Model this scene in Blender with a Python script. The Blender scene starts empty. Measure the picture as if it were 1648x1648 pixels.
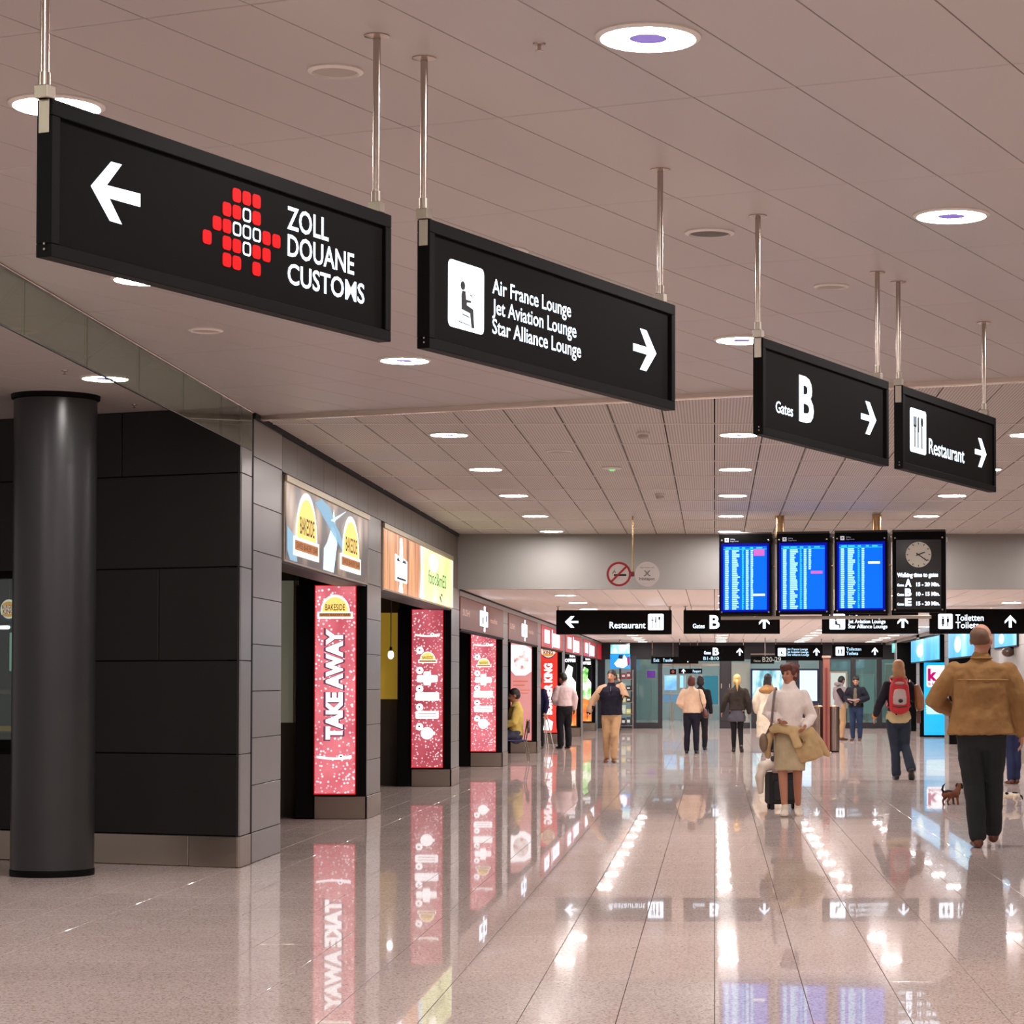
import bpy, math, random
from mathutils import Vector, Matrix, Euler
random.seed(7)
R = math.radians
sc = bpy.context.scene
COL = sc.collection

# ---------------------------------------------------------------- camera
F, VPX, VPY, TILT = 3900.0, 1150.0, 1102.0, R(1.718)
CH = 1.4                                   # camera height
PPX, PPY = VPX, VPY - F*math.tan(TILT)
cd = bpy.data.cameras.new('camera'); cam = bpy.data.objects.new('camera', cd); COL.objects.link(cam)
cd.sensor_width = 36; cd.lens = F/1648*36
cd.shift_x = (824-PPX)/1648; cd.shift_y = (PPY-824)/1648
cd.clip_end = 300; cd.clip_start = .1
cam.location = (0, 0, CH); cam.rotation_euler = (R(90)+TILT, 0, 0)
sc.camera = cam
# ---------------------------------------------------------------- world, exposure
w = bpy.data.worlds.new('world'); sc.world = w; w.use_nodes = True
bg = w.node_tree.nodes['Background']; bg.inputs[0].default_value = (1.0, .90, .86, 1); bg.inputs[1].default_value = .30
sc.view_settings.view_transform = 'Standard'; sc.view_settings.look = 'None'
sc.view_settings.gamma = 1; sc.view_settings.use_curve_mapping = False
sc.view_settings.exposure = 0.15
sc.cycles.max_bounces = 8; sc.cycles.glossy_bounces = 3; sc.cycles.transmission_bounces = 3
LAMP = 142.0                                # radiance of the ring lamps
LAMPC = (1.0, .945, .92)

# ---------------------------------------------------------------- pixel helpers
def ray(px, py):
    u = (px-PPX)/F; v = (PPY-py)/F
    c, s = math.cos(TILT), math.sin(TILT)
    return Vector((u, c - v*s, s + v*c))
def on_z(px, py, z):
    r = ray(px, py); t = (z-CH)/r.z; return Vector((r.x*t, r.y*t, z))
def on_y(px, py, y):
    r = ray(px, py); t = y/r.y; return Vector((r.x*t, y, CH+r.z*t))
class Frame:
    """local plane: x along the face to the right, z up, -y towards the viewer"""
    def __init__(s, loc, rz): s.M = Matrix.Translation(loc) @ Matrix.Rotation(rz, 4, 'Z'); s.I = s.M.inverted(); s.loc = Vector(loc); s.rz = rz
    def px(s, x, y, depth=0.0):
        o = s.I @ Vector((0, 0, CH)); d = s.I.to_3x3() @ ray(x, y); t = (depth-o.y)/d.y
        p = o + d*t; return (p.x, p.z)

# ---------------------------------------------------------------- materials
def lin(c):
    return tuple(((v/255)/12.92 if v/255 <= .04045 else ((v/255+.055)/1.055)**2.4) for v in c[:3]) + (1,)
MATS = {}
def mat(name, col=(128, 128, 128), rough=.5, metal=0, spec=.5, emit=0, ecol=None, bump=0, bscale=60, var=0, vscale=8):
    if name in MATS: return MATS[name]
    m = bpy.data.materials.new(name); m.use_nodes = True; nt = m.node_tree; b = nt.nodes['Principled BSDF']
    b.inputs['Base Color'].default_value = lin(col); b.inputs['Roughness'].default_value = rough
    b.inputs['Metallic'].default_value = metal; b.inputs['Specular IOR Level'].default_value = spec
    if emit:
        b.inputs['Emission Color'].default_value = lin(ecol or col); b.inputs['Emission Strength'].default_value = emit
    if bump or var:
        tc = nt.nodes.new('ShaderNodeTexCoord')
    if bump:
        n = nt.nodes.new('ShaderNodeTexNoise'); n.inputs['Scale'].default_value = bscale; n.inputs['Detail'].default_value = 4
        bp = nt.nodes.new('ShaderNodeBump'); bp.inputs['Strength'].default_value = bump; bp.inputs['Distance'].default_value = .01
        nt.links.new(tc.outputs['Object'], n.inputs['Vector']); nt.links.new(n.outputs['Fac'], bp.inputs['Height']); nt.links.new(bp.outputs[0], b.inputs['Normal'])
    if var:
        n = nt.nodes.new('ShaderNodeTexNoise'); n.inputs['Scale'].default_value = vscale; n.inputs['Detail'].default_value = 3
        mx = nt.nodes.new('ShaderNodeMix'); mx.data_type = 'RGBA'
        mx.inputs[6].default_value = lin(tuple(max(0, v*(1-var)) for v in col)); mx.inputs[7].default_value = lin(tuple(min(255, v*(1+var)) for v in col))
        nt.links.new(tc.outputs['Object'], n.inputs['Vector']); nt.links.new(n.outputs['Fac'], mx.inputs[0]); nt.links.new(mx.outputs[2], b.inputs['Base Color'])
    MATS[name] = m; return m
def glow(name, col, s=1.0):
    """backlit print: emission only, little gloss"""
    return mat(name, tuple(v*.35 for v in col), rough=.5, spec=.08, emit=s, ecol=col)
def nodes_mat(name):
    m = bpy.data.materials.new(name); m.use_nodes = True; MATS[name] = m
    return m, m.node_tree, m.node_tree.nodes['Principled BSDF']
def N(nt, t, **k):
    n = nt.nodes.new(t)
    for a, v in k.items():
        if a in ('scale', 'detail', 'rough', 'rand'):
            n.inputs[{'scale': 'Scale', 'detail': 'Detail', 'rough': 'Roughness', 'rand': 'Randomness'}[a]].default_value = v
        else: setattr(n, a, v)
    return n
def ramp(nt, src, stops, interp='LINEAR'):
    r = nt.nodes.new('ShaderNodeValToRGB'); r.color_ramp.interpolation = interp
    e = r.color_ramp.elements
    while len(e) < len(stops): e.new(.5)
    for i, (p, c) in enumerate(stops): e[i].position = p; e[i].color = lin(c)
    nt.links.new(src, r.inputs[0]); return r.outputs[0]

def granite():
    m, nt, b = nodes_mat('polished_granite')
    g = N(nt, 'ShaderNodeNewGeometry')
    v = N(nt, 'ShaderNodeTexVoronoi', scale=120.0); n1 = N(nt, 'ShaderNodeTexNoise', scale=55.0, detail=5.0); n2 = N(nt, 'ShaderNodeTexNoise', scale=.7, detail=3.0)
    for n in (v, n1, n2): nt.links.new(g.outputs['Position'], n.inputs['Vector'])
    c1 = ramp(nt, n1.outputs['Fac'], [(.30, (140, 120, 114)), (.44, (203, 184, 177)), (.58, (219, 202, 195)), (.72, (238, 226, 220))])
    c2 = ramp(nt, v.outputs['Color'], [(.0, (88, 70, 70)), (.16, (120, 98, 96)), (.3, (205, 184, 177)), (.7, (221, 203, 196)), (1.0, (242, 230, 224))])
    mx = N(nt, 'ShaderNodeMix', data_type='RGBA'); mx.inputs[0].default_value = .6
    nt.links.new(c1, mx.inputs[6]); nt.links.new(c2, mx.inputs[7])
    m2 = N(nt, 'ShaderNodeMix', data_type='RGBA', blend_type='MULTIPLY'); m2.inputs[0].default_value = .5
    nt.links.new(mx.outputs[2], m2.inputs[6]); nt.links.new(ramp(nt, n2.outputs['Fac'], [(.3, (225, 222, 220)), (.7, (255, 255, 255))]), m2.inputs[7])
    out = nt.nodes['Material Output']; nt.nodes.remove(b); df = N(nt, 'ShaderNodeBsdfDiffuse'); nt.links.new(m2.outputs[2], df.inputs['Color'])
    g1 = N(nt, 'ShaderNodeBsdfGlossy'); g1.inputs['Roughness'].default_value = .016; g2 = N(nt, 'ShaderNodeBsdfGlossy'); g2.inputs['Roughness'].default_value = .09
    mg = N(nt, 'ShaderNodeMixShader'); mg.inputs[0].default_value = .28; nt.links.new(g1.outputs[0], mg.inputs[1]); nt.links.new(g2.outputs[0], mg.inputs[2])
    fr = N(nt, 'ShaderNodeFresnel'); fr.inputs[0].default_value = 1.45; ml = N(nt, 'ShaderNodeMath', operation='MULTIPLY'); ml.inputs[1].default_value = .82; nt.links.new(fr.outputs[0], ml.inputs[0])
    ms = N(nt, 'ShaderNodeMixShader'); nt.links.new(ml.outputs[0], ms.inputs[0]); nt.links.new(df.outputs[0], ms.inputs[1]); nt.links.new(mg.outputs[0], ms.inputs[2]); nt.links.new(ms.outputs[0], out.inputs[0])
    bp = N(nt, 'ShaderNodeBump'); bp.inputs['Strength'].default_value = .004; bp.inputs['Distance'].default_value = .01
    n3 = N(nt, 'ShaderNodeTexNoise', scale=1.3, detail=1.0); nt.links.new(g.outputs['Position'], n3.inputs['Vector'])
    nt.links.new(n3.outputs['Fac'], bp.inputs['Height']); [nt.links.new(bp.outputs[0], q.inputs['Normal']) for q in (g1, g2)]
    return m
def perforated():
    m, nt, b = nodes_mat('perforated_ceiling_metal')
    g = N(nt, 'ShaderNodeNewGeometry'); v = N(nt, 'ShaderNodeTexVoronoi', scale=42.0, rand=0.0); v.voronoi_dimensions = '2D'
    nt.links.new(g.outputs['Position'], v.inputs['Vector'])
    nt.links.new(ramp(nt, v.outputs['Distance'], [(.0, (112, 102, 96)), (.24, (112, 102, 96)), (.32, (206, 196, 188)), (1, (206, 196, 188))]), b.inputs['Base Color'])
    b.inputs['Roughness'].default_value = .55; return m
def starry(name, a, bcol, dots=(255, 225, 230), s=1.0, sc1=3.0, dsc=26.0):
    m, nt, b = nodes_mat(name)
    tc = N(nt, 'ShaderNodeTexCoord'); n = N(nt, 'ShaderNodeTexNoise', scale=sc1, detail=3.0); v = N(nt, 'ShaderNodeTexVoronoi', scale=dsc)
    n2 = N(nt, 'ShaderNodeTexNoise', scale=2.2, detail=2.0)
    for q in (n, v, n2): nt.links.new(tc.outputs['Object'], q.inputs['Vector'])
    base = ramp(nt, n.outputs['Fac'], [(.3, a), (.7, bcol)])
    d = ramp(nt, v.outputs['Distance'], [(.0, (255, 255, 255)), (.2, (255, 255, 255)), (.36, (0, 0, 0))])
    k = ramp(nt, n2.outputs['Fac'], [(.3, (120, 120, 120)), (.55, (255, 255, 255))])
    mm = N(nt, 'ShaderNodeMath', operation='MULTIPLY'); nt.links.new(d, mm.inputs[0]); nt.links.new(k, mm.inputs[1])
    mx = N(nt, 'ShaderNodeMix', data_type='RGBA'); mx.inputs[7].default_value = lin(dots)
    nt.links.new(mm.outputs[0], mx.inputs[0]); nt.links.new(base, mx.inputs[6])
    b.inputs['Base Color'].default_value = (.05, .01, .01, 1); b.inputs['Roughness'].default_value = .3
    nt.links.new(mx.outputs[2], b.inputs['Emission Color']); b.inputs['Emission Strength'].default_value = s; return m
def picture(name, stops, s=1.0, sc1=4.0, stretch=(1, 1, 1), kind='noise'):
    m, nt, b = nodes_mat(name)
    tc = N(nt, 'ShaderNodeTexCoord'); mp = N(nt, 'ShaderNodeMapping'); mp.inputs['Scale'].default_value = stretch
    nt.links.new(tc.outputs['Object'], mp.inputs['Vector'])
    if kind == 'noise': n = N(nt, 'ShaderNodeTexNoise', scale=sc1, detail=4.0); src = n.outputs['Fac']
    else: n = N(nt, 'ShaderNodeTexVoronoi', scale=sc1); src = n.outputs['Distance']
    nt.links.new(mp.outputs[0], n.inputs['Vector'])
    b.inputs['Base Color'].default_value = (.03, .03, .03, 1); b.inputs['Roughness'].default_value = .3
    nt.links.new(ramp(nt, src, stops), b.inputs['Emission Color']); b.inputs['Emission Strength'].default_value = s; return m
def glassmat(name, tint, refl=.5, base=.06):
    m, nt, b = nodes_mat(name); nt.nodes.remove(b); out = nt.nodes['Material Output']
    tr = N(nt, 'ShaderNodeBsdfTransparent'); tr.inputs[0].default_value = lin(tint)
    gl = N(nt, 'ShaderNodeBsdfGlossy'); gl.inputs['Roughness'].default_value = .03
    fr = N(nt, 'ShaderNodeFresnel'); fr.inputs[0].default_value = 1.5
    ml = N(nt, 'ShaderNodeMath', operation='MULTIPLY_ADD'); ml.inputs[1].default_value = refl; ml.inputs[2].default_value = base
    nt.links.new(fr.outputs[0], ml.inputs[0]); mx = N(nt, 'ShaderNodeMixShader')
    nt.links.new(ml.outputs[0], mx.inputs[0]); nt.links.new(tr.outputs[0], mx.inputs[1]); nt.links.new(gl.outputs[0], mx.inputs[2]); nt.links.new(mx.outputs[0], out.inputs[0]); return m
def brushed(name, col, rough=.3):
    m, nt, b = nodes_mat(name); tc = N(nt, 'ShaderNodeTexCoord'); mp = N(nt, 'ShaderNodeMapping'); mp.inputs['Scale'].default_value = (2, 2, 160)
    n = N(nt, 'ShaderNodeTexNoise', scale=3.0, detail=3.0); nt.links.new(tc.outputs['Object'], mp.inputs[0]); nt.links.new(mp.outputs[0], n.inputs['Vector'])
    b.inputs['Base Color'].default_value = lin(col); b.inputs['Metallic'].default_value = 1
    mr = N(nt, 'ShaderNodeMapRange'); mr.inputs[3].default_value = rough*.7; mr.inputs[4].default_value = rough*1.4
    nt.links.new(n.outputs['Fac'], mr.inputs[0]); nt.links.new(mr.outputs[0], b.inputs['Roughness']); return m
GRANITE = granite(); PERF = perforated()
M_joint = mat('floor_joint_mortar', (84, 68, 64), .8)
M_ceil = mat('painted_ceiling_panel', (184, 176, 172), .42, spec=.35, var=.015, vscale=.8)
M_void = mat('ceiling_void', (26, 23, 22), .9)
M_low = mat('low_ceiling_panel', (236, 226, 218), .45, spec=.4)
M_bulk = mat('painted_bulkhead', (150, 146, 143), .6, bump=.02)
M_dark = mat('dark_cladding_panel', (30, 28, 27), .45, spec=.3, var=.06, vscale=3)
M_dcore = mat('cladding_joint_shadow', (12, 11, 11), .8)
M_tile = mat('grey_cladding_tile', (124, 119, 118), .28, spec=.6, var=.03, vscale=2)
M_head = mat('header_panel', (92, 82, 74), .35, spec=.5, var=.03, vscale=2)
M_steel = brushed('brushed_steel', (176, 164, 152), .32)
M_chrome = mat('satin_chrome_tube', (190, 176, 166), .24, metal=1)
M_colm = mat('column_lacquer', (46, 45, 46), .3, spec=.5, var=.03, vscale=3)
M_black = mat('black_metal', (12, 11, 11), .55, spec=.08)
M_face = mat('sign_face_black', (14, 12, 11), .6, spec=.05)
M_white = glow('backlit_white', (226, 240, 255), 2.6)
M_cyanw = glow('backlit_cool_white', (190, 228, 255), 1.5)
M_red = glow('backlit_red', (235, 20, 24), .95)
M_ink = mat('print_black', (18, 18, 22), .5)
M_trim = mat('white_trim', (226, 218, 210), .35, spec=.5)
M_strip = mat('ceiling_edge_metal', (240, 226, 214), .22, metal=.7)
M_lamp = mat('lamp_lens', (255, 255, 255), .3, emit=1)
lb = M_lamp.node_tree.nodes['Principled BSDF']; lb.inputs['Emission Color'].default_value = LAMPC + (1,); lb.inputs['Emission Strength'].default_value = LAMP
M_lampc = mat('lamp_centre_disc', (150, 132, 196), .25, emit=.28, ecol=(150, 130, 255))
M_glass = glassmat('green_glass', (232, 240, 230), .5, .04)
M_glassc = glassmat('clear_glass', (220, 232, 230), .6, .05)

# ---------------------------------------------------------------- mesh helpers
class MB:
    def __init__(s): s.v = []; s.f = []
    def add(s, vs, fs):
        o = len(s.v); s.v += [tuple(p) for p in vs]; s.f += [tuple(i+o for i in f) for f in fs]; return s
    def box(s, x0, x1, y0, y1, z0, z1):
        return s.add([(x0, y0, z0), (x1, y0, z0), (x1, y1, z0), (x0, y1, z0), (x0, y0, z1), (x1, y0, z1), (x1, y1, z1), (x0, y1, z1)],
                     [(0, 3, 2, 1), (4, 5, 6, 7), (0, 1, 5, 4), (1, 2, 6, 5), (2, 3, 7, 6), (3, 0, 4, 7)])
    def bbox(s, x0, x1, y0, y1, z0, z1, b=.004):
        """box with chamfered edges"""
        n = len(s.v)
        X, Y, Z = (x0, x1), (y0, y1), (z0, z1); pts = {}; vs = []
        for i in (0, 1):
            for j in (0, 1):
                for k in (0, 1):
                    for ax in range(3):
                        p = [X[i], Y[j], Z[k]]; sg = [1-2*i, 1-2*j, 1-2*k]
                        for a in range(3):
                            if a != ax: p[a] += sg[a]*b
                        pts[(i, j, k, ax)] = len(vs); vs.append(p)
        fs = []
        def q(l): fs.append(tuple(pts[t] for t in l))
        for i in (0, 1):
            a = [(i, 0, 0, 0), (i, 1, 0, 0), (i, 1, 1, 0), (i, 0, 1, 0)]; q(a if i else a[::-1])
            a = [(0, i, 0, 1), (1, i, 0, 1), (1, i, 1, 1), (0, i, 1, 1)]; q(a if not i else a[::-1])
            a = [(0, 0, i, 2), (1, 0, i, 2), (1, 1, i, 2), (0, 1, i, 2)]; q(a if i else a[::-1])
        for i in (0, 1):
            for j in (0, 1):
                q([(i, j, 0, 0), (i, j, 0, 1), (i, j, 1, 1), (i, j, 1, 0)] if (i ^ j) else [(i, j, 0, 1), (i, j, 0, 0), (i, j, 1, 0), (i, j, 1, 1)])
                q([(i, 0, j, 0), (i, 0, j, 2), (i, 1, j, 2), (i, 1, j, 0)] if not (i ^ j) else [(i, 0, j, 2), (i, 0, j, 0), (i, 1, j, 0), (i, 1, j, 2)])
                q([(0, i, j, 1), (0, i, j, 2), (1, i, j, 2), (1, i, j, 1)] if (i ^ j) else [(0, i, j, 2), (0, i, j, 1), (1, i, j, 1), (1, i, j, 2)])
        for i in (0, 1):
            for j in (0, 1):
                for k in (0, 1):
                    t = [(i, j, k, 0), (i, j, k, 1), (i, j, k, 2)]; q(t if (i+j+k) % 2 else t[::-1])
        return s.add(vs, fs)
    def prism(s, poly, z0, z1, axis='z'):
        """polygon (2D, counter-clockwise) extruded; axis z: (x,y)->z ; axis y: (x,z)->y"""
        n = len(poly)
        if axis == 'z': vs = [(x, y, z0) for x, y in poly] + [(x, y, z1) for x, y in poly]
        else: vs = [(x, z1, y) for x, y in poly] + [(x, z0, y) for x, y in poly]
        fs = [tuple(range(n))[::-1], tuple(range(n, 2*n))] + [(i, (i+1) % n, (i+1) % n+n, i+n) for i in range(n)]
        return s.add(vs, fs)
    def lathe(s, prof, n=32, c=(0, 0, 0), axis='z', caps=True):
        vs = []; m = len(prof)
        for i in range(n):
            a = 2*math.pi*i/n
            for r, h in prof:
                p = (r*math.cos(a), r*math.sin(a), h)
                if axis == 'y': p = (p[0], -p[2], p[1])
                if axis == 'x': p = (p[2], p[0], p[1])
                vs.append((p[0]+c[0], p[1]+c[1], p[2]+c[2]))
        fs = [(i*m+j, ((i+1) % n)*m+j, ((i+1) % n)*m+j+1, i*m+j+1) for i in range(n) for j in range(m-1)]
        if caps:
            fs += [tuple(i*m for i in range(n))[::-1], tuple(i*m+m-1 for i in range(n))]
        return s.add(vs, fs)
    def tube(s, pts, rad, n=12, ref=(1, 0, 0), caps=True, cap1=True):
        """tapered tube through pts; rad: number or (a,b) per point, a along ref"""
        P = [Vector(p) for p in pts]; rad = [(r, r) if not isinstance(r, tuple) else r for r in rad]
        ref = Vector(ref); rings = []
        T = []
        for i in range(len(P)):
            t = (P[min(i+1, len(P)-1)]-P[max(i-1, 0)]); T.append(t.normalized() if t.length > 1e-6 else Vector((0, 0, 1)))
        def frame(t):
            sd = ref-ref.dot(t)*t
            if sd.length < .2: sd = Vector((0, 1, 0))-Vector((0, 1, 0)).dot(t)*t
            sd.normalize(); return sd, t.cross(sd)
        seq = []
        if caps:
            r = min(rad[0])
            for k in (.96, .75, .4): seq.append((P[0]-T[0]*r*k*.9, T[0], tuple(q*math.sqrt(1-k*k) for q in rad[0])))
        for p, t, r in zip(P, T, rad): seq.append((p, t, r))
        if caps and cap1 or (not caps and cap1 == 2):
            r = min(rad[-1])
            for k in (.4, .75, .96): seq.append((P[-1]+T[-1]*r*k*.9, T[-1], tuple(q*math.sqrt(1-k*k) for q in rad[-1])))
        vs = []
        for p, t, r in seq:
            a, b = frame(t)
            for i in range(n):
                q = 2*math.pi*i/n; vs.append(p+a*(r[0]*math.cos(q))+b*(r[1]*math.sin(q)))
        m = len(seq)
        fs = [(j*n+i, j*n+(i+1) % n, (j+1)*n+(i+1) % n, (j+1)*n+i) for j in range(m-1) for i in range(n)]
        fs += [tuple(range(n))[::-1], tuple(range((m-1)*n, m*n))]
        return s.add(vs, fs)
    def ball(s, c, r, M=None, nu=16, nv=10):
        if not isinstance(r, tuple): r = (r, r, r)
        vs = [Vector((0, 0, -1))]
        for j in range(1, nv):
            a = math.pi*j/nv-math.pi/2
            for i in range(nu):
                q = 2*math.pi*i/nu; vs.append(Vector((math.cos(a)*math.cos(q), math.cos(a)*math.sin(q), math.sin(a))))
        vs.append(Vector((0, 0, 1)))
        fs = [(0, 1+(i+1) % nu, 1+i) for i in range(nu)]
        for j in range(nv-2):
            for i in range(nu): a = 1+j*nu; fs.append((a+i, a+(i+1) % nu, a+nu+(i+1) % nu, a+nu+i))
        l = len(vs)-1; a = 1+(nv-2)*nu; fs += [(a+i, a+(i+1) % nu, l) for i in range(nu)]
        out = []
        for v in vs:
            p = Vector((v.x*r[0], v.y*r[1], v.z*r[2]))
            if M: p = M @ p
            out.append(p+Vector(c))
        return s.add(out, fs)
    def xf(s, M):
        s.v = [tuple(M @ Vector(p)) for p in s.v]; return s
    def mesh(s, name, m, smooth=False):
        me = bpy.data.meshes.new(name); me.from_pydata(s.v, [], s.f); me.materials.append(m)
        if smooth: me.shade_smooth()
        me.update(); return me
    def build(s, name, m, parent=None, smooth=False, loc=None, rz=None):
        return link(name, s.mesh(name, m, smooth), parent, loc, rz)
def link(name, data, parent=None, loc=None, rz=None):
    o = bpy.data.objects.new(name, data); COL.objects.link(o)
    if parent is not None: o.parent = parent
    if loc is not None: o.location = loc
    if rz is not None: o.rotation_euler = (0, 0, rz)
    return o
def tag(o, label, cat, group=None):
    o['label'] = label; o['category'] = cat
    if group: o['group'] = group
    return o
def thing(name, loc, rz, label, cat, group=None):
    return tag(link(name, None, None, loc, rz), label, cat, group)
def struct(o):
    o['kind'] = 'structure'; return o
def part(name, m, parent, smooth=False):
    """decorator-free helper: part(name, mat, parent)(mb)"""
    return lambda mb: mb.build(name, m, parent, smooth)
def copy_tree(o, parent=None):
    c = o.copy(); COL.objects.link(c); c.parent = parent
    for ch in list(o.children): copy_tree(ch, c)
    return c
def autosmooth(o, ang=35):
    o.data.shade_smooth()
    try: o.data.set_sharp_from_angle(angle=R(ang))
    except Exception: pass
    return o
# text -> flat mesh standing in the xz plane, facing -y, cap height 1
TXT = {}
def text_data(txt, bold=.0, spacing=1.0):
    k = (txt, bold, spacing)
    if k in TXT: return TXT[k]
    c = bpy.data.curves.new('lettering', 'FONT'); c.body = txt; c.size = 1; c.offset = bold; c.resolution_u = 3; c.space_character = spacing
    o = bpy.data.objects.new('lettering', c); COL.objects.link(o)
    dg = bpy.context.evaluated_depsgraph_get(); me = bpy.data.meshes.new_from_object(o.evaluated_get(dg))
    bpy.data.objects.remove(o)
    vs = [v.co.copy() for v in me.vertices]; fs = [tuple(p.vertices) for p in me.polygons]
    bpy.data.meshes.remove(me); bpy.data.curves.remove(c)
    x0 = min(v.x for v in vs); x1 = max(v.x for v in vs)
    TXT[k] = (vs, fs, x0, x1); return TXT[k]
CAP = None
def text_mb(txt, x, z, h, width=None, y=-.002, bold=.0, spacing=1.0, rot=False):
    """left baseline at (x,z), capital height h, optional total width; rot: reads upwards"""
    global CAP
    if CAP is None: v = text_data('H')[0]; CAP = max(p.y for p in v)
    vs, fs, x0, x1 = text_data(txt, bold, spacing)
    sy = h/CAP; sx = sy if width is None else width/(x1-x0)
    mb = MB()
    if not rot: mb.add([(x+(v.x-x0)*sx, y, z+v.y*sy) for v in vs], fs)
    else: mb.add([(x-v.y*sy, y, z+(v.x-x0)*sx) for v in vs], fs)
    return mb
def lettering(name, m, parent, txt, x, z, h, width=None, y=-.002, bold=.0):
    """one part for each word"""
    ws = txt.split(' ')
    if len(ws) == 1: return part(name, m, parent)(text_mb(txt, x, z, h, width, y, bold))
    text_mb('H', 0, 0, 1); _, _, a0, a1 = text_data(txt, bold); sx = h/CAP if width is None else width/(a1-a0)
    for i, w_ in enumerate(ws):
        _, _, b0, b1 = text_data(' '.join(ws[:i+1]), bold); _, _, c0, c1 = text_data(w_, bold); wd = (c1-c0)*sx
        part(name, m, parent)(text_mb(w_, x+(b1-a0)*sx-wd, z, h, wd, y, bold))
def clip(poly, a, b, c):
    """keep the side a*x+b*y<=c"""
    out = []
    for i in range(len(poly)):
        p, q = poly[i], poly[(i+1) % len(poly)]; dp = a*p[0]+b*p[1]-c; dq = a*q[0]+b*q[1]-c
        if dp <= 0: out.append(p)
        if dp*dq < 0: t = dp/(dp-dq); out.append((p[0]+(q[0]-p[0])*t, p[1]+(q[1]-p[1])*t))
    return out
def round_rect(x0, x1, z0, z1, r, n=4):
    out = []
    for cx, cz, a0 in ((x1-r, z0+r, -90), (x1-r, z1-r, 0), (x0+r, z1-r, 90), (x0+r, z0+r, 180)):
        for i in range(n+1): a = R(a0+90*i/n); out.append((cx+r*math.cos(a), cz+r*math.sin(a)))
    return out
def disc(cx, cz, rx, rz=None, n=24, a0=0, a1=360):
    rz = rz or rx; k = n if a1-a0 < 360 else n-1
    return [(cx+rx*math.cos(R(a0+(a1-a0)*i/n)), cz+rz*math.sin(R(a0+(a1-a0)*i/n))) for i in range(k+1)]
def flat(poly, y=-.003, t=.002):
    """thin printed shape facing -y, its face at y"""
    return MB().prism(poly, y, y+t, 'y')
def flats(polys, y=-.003, t=.002):
    mb = MB()
    for p in polys: mb.prism(p, y, y+t, 'y')
    return mb

# ---------------------------------------------------------------- geometry of the place
ZC, ZL = 3.54, 2.76                        # ceilings of the hall and of the far passage
XL, XR = -3.63, 5.5                        # shop fronts left and right
YB, YE = 34.2, 78.0                        # bulkhead, end of the passage
AX, BX = Vector((.393, .9195, 0)).normalized(), Vector((.9195, -.393, 0)).normalized()
AZ = math.atan2(AX.y, AX.x)                # direction of the front signs
BZ = math.atan2(BX.y, BX.x)
US = 16.29                                 # strip between the two ceilings (u along AX)
UW = 15.64                                 # dark wall (u along AX)
def uv(u, v): p = AX*u+BX*v; return (p.x, p.y)

# ================================================================ FLOOR
floor = struct(MB().box(-14, 14, -8, 98, -.12, -.02).build('floor', M_joint))
TW, TD, TG = .41, .82, .003
def proj(p):
    d = Vector(p)-Vector((0, 0, CH)); c, s = math.cos(TILT), math.sin(TILT)
    f = d.y*c+d.z*s; v = -d.y*s+d.z*c
    if f < .2: return None
    return (PPX+F*d.x/f, PPY-F*v/f)
def in_view(p, m=60):
    q = proj(p); return q is not None and -m < q[0] < 1648+m and -m < q[1] < 1648+m
cells = []
for j in range(-9, 119):
    for i in range(-34, 34): cells.append(((i+.5)*TW, (j+.5)*TD + (TD/2 if i % 2 else 0)))
near = sorted([c for c in cells if in_view((c[0], c[1], 0)) and c[1] > 9], key=lambda c: c[1])[:296]
nset = set(near)
tm = MB()
def tile_mb(mb, x, y, b=.0012):
    a, c = TW/2-TG/2, TD/2-TG/2
    return mb.add([(x-a, y-c, -.02), (x+a, y-c, -.02), (x+a, y+c, -.02), (x-a, y+c, -.02),
                   (x-a, y-c, -b), (x+a, y-c, -b), (x+a, y+c, -b), (x-a, y+c, -b),
                   (x-a+b, y-c+b, 0), (x+a-b, y-c+b, 0), (x+a-b, y+c-b, 0), (x-a+b, y+c-b, 0)],
                  [(8, 9, 10, 11)] + [(i, (i+1) % 4, (i+1) % 4+4, i+4) for i in range(4)] + [(i+4, (i+1) % 4+4, (i+1) % 4+8, i+8) for i in range(4)])
td = tile_mb(MB(), 0, 0).mesh('floor_tile', GRANITE)
for c in near: link('floor_tile', td, floor, (c[0], c[1], 0))
for c in cells:
    if c not in nset: tile_mb(tm, c[0], c[1])
o = tm.build('floor_tile_field', GRANITE, floor); o['kind'] = 'stuff'

# ================================================================ CEILINGS
ceiling = struct(MB().box(-14, 14, -8, YB+.2, ZC+.03, ZC+.12).build('ceiling', M_void))
PW, PD = .41, 1.65
def panel_mesh(poly, name, m, b=.002, t=.03):
    n = len(poly); cx = sum(p[0] for p in poly)/n; cy = sum(p[1] for p in poly)/n
    mb = MB(); k = .994
    mb.add([(x, y, t) for x, y in poly]+[(x, y, b) for x, y in poly]+[(cx+(x-cx)*k, cy+(y-cy)*k, 0) for x, y in poly],
           [tuple(range(2*n, 3*n))[::-1]] + [((i+1) % n, i, i+n, (i+1) % n+n) for i in range(n)] + [((i+1) % n+n, i+n, i+2*n, (i+1) % n+2*n) for i in range(n)])
    return mb
def area(p): return abs(sum(p[i][0]*p[(i+1) % len(p)][1]-p[(i+1) % len(p)][0]*p[i][1] for i in range(len(p))))/2
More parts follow.
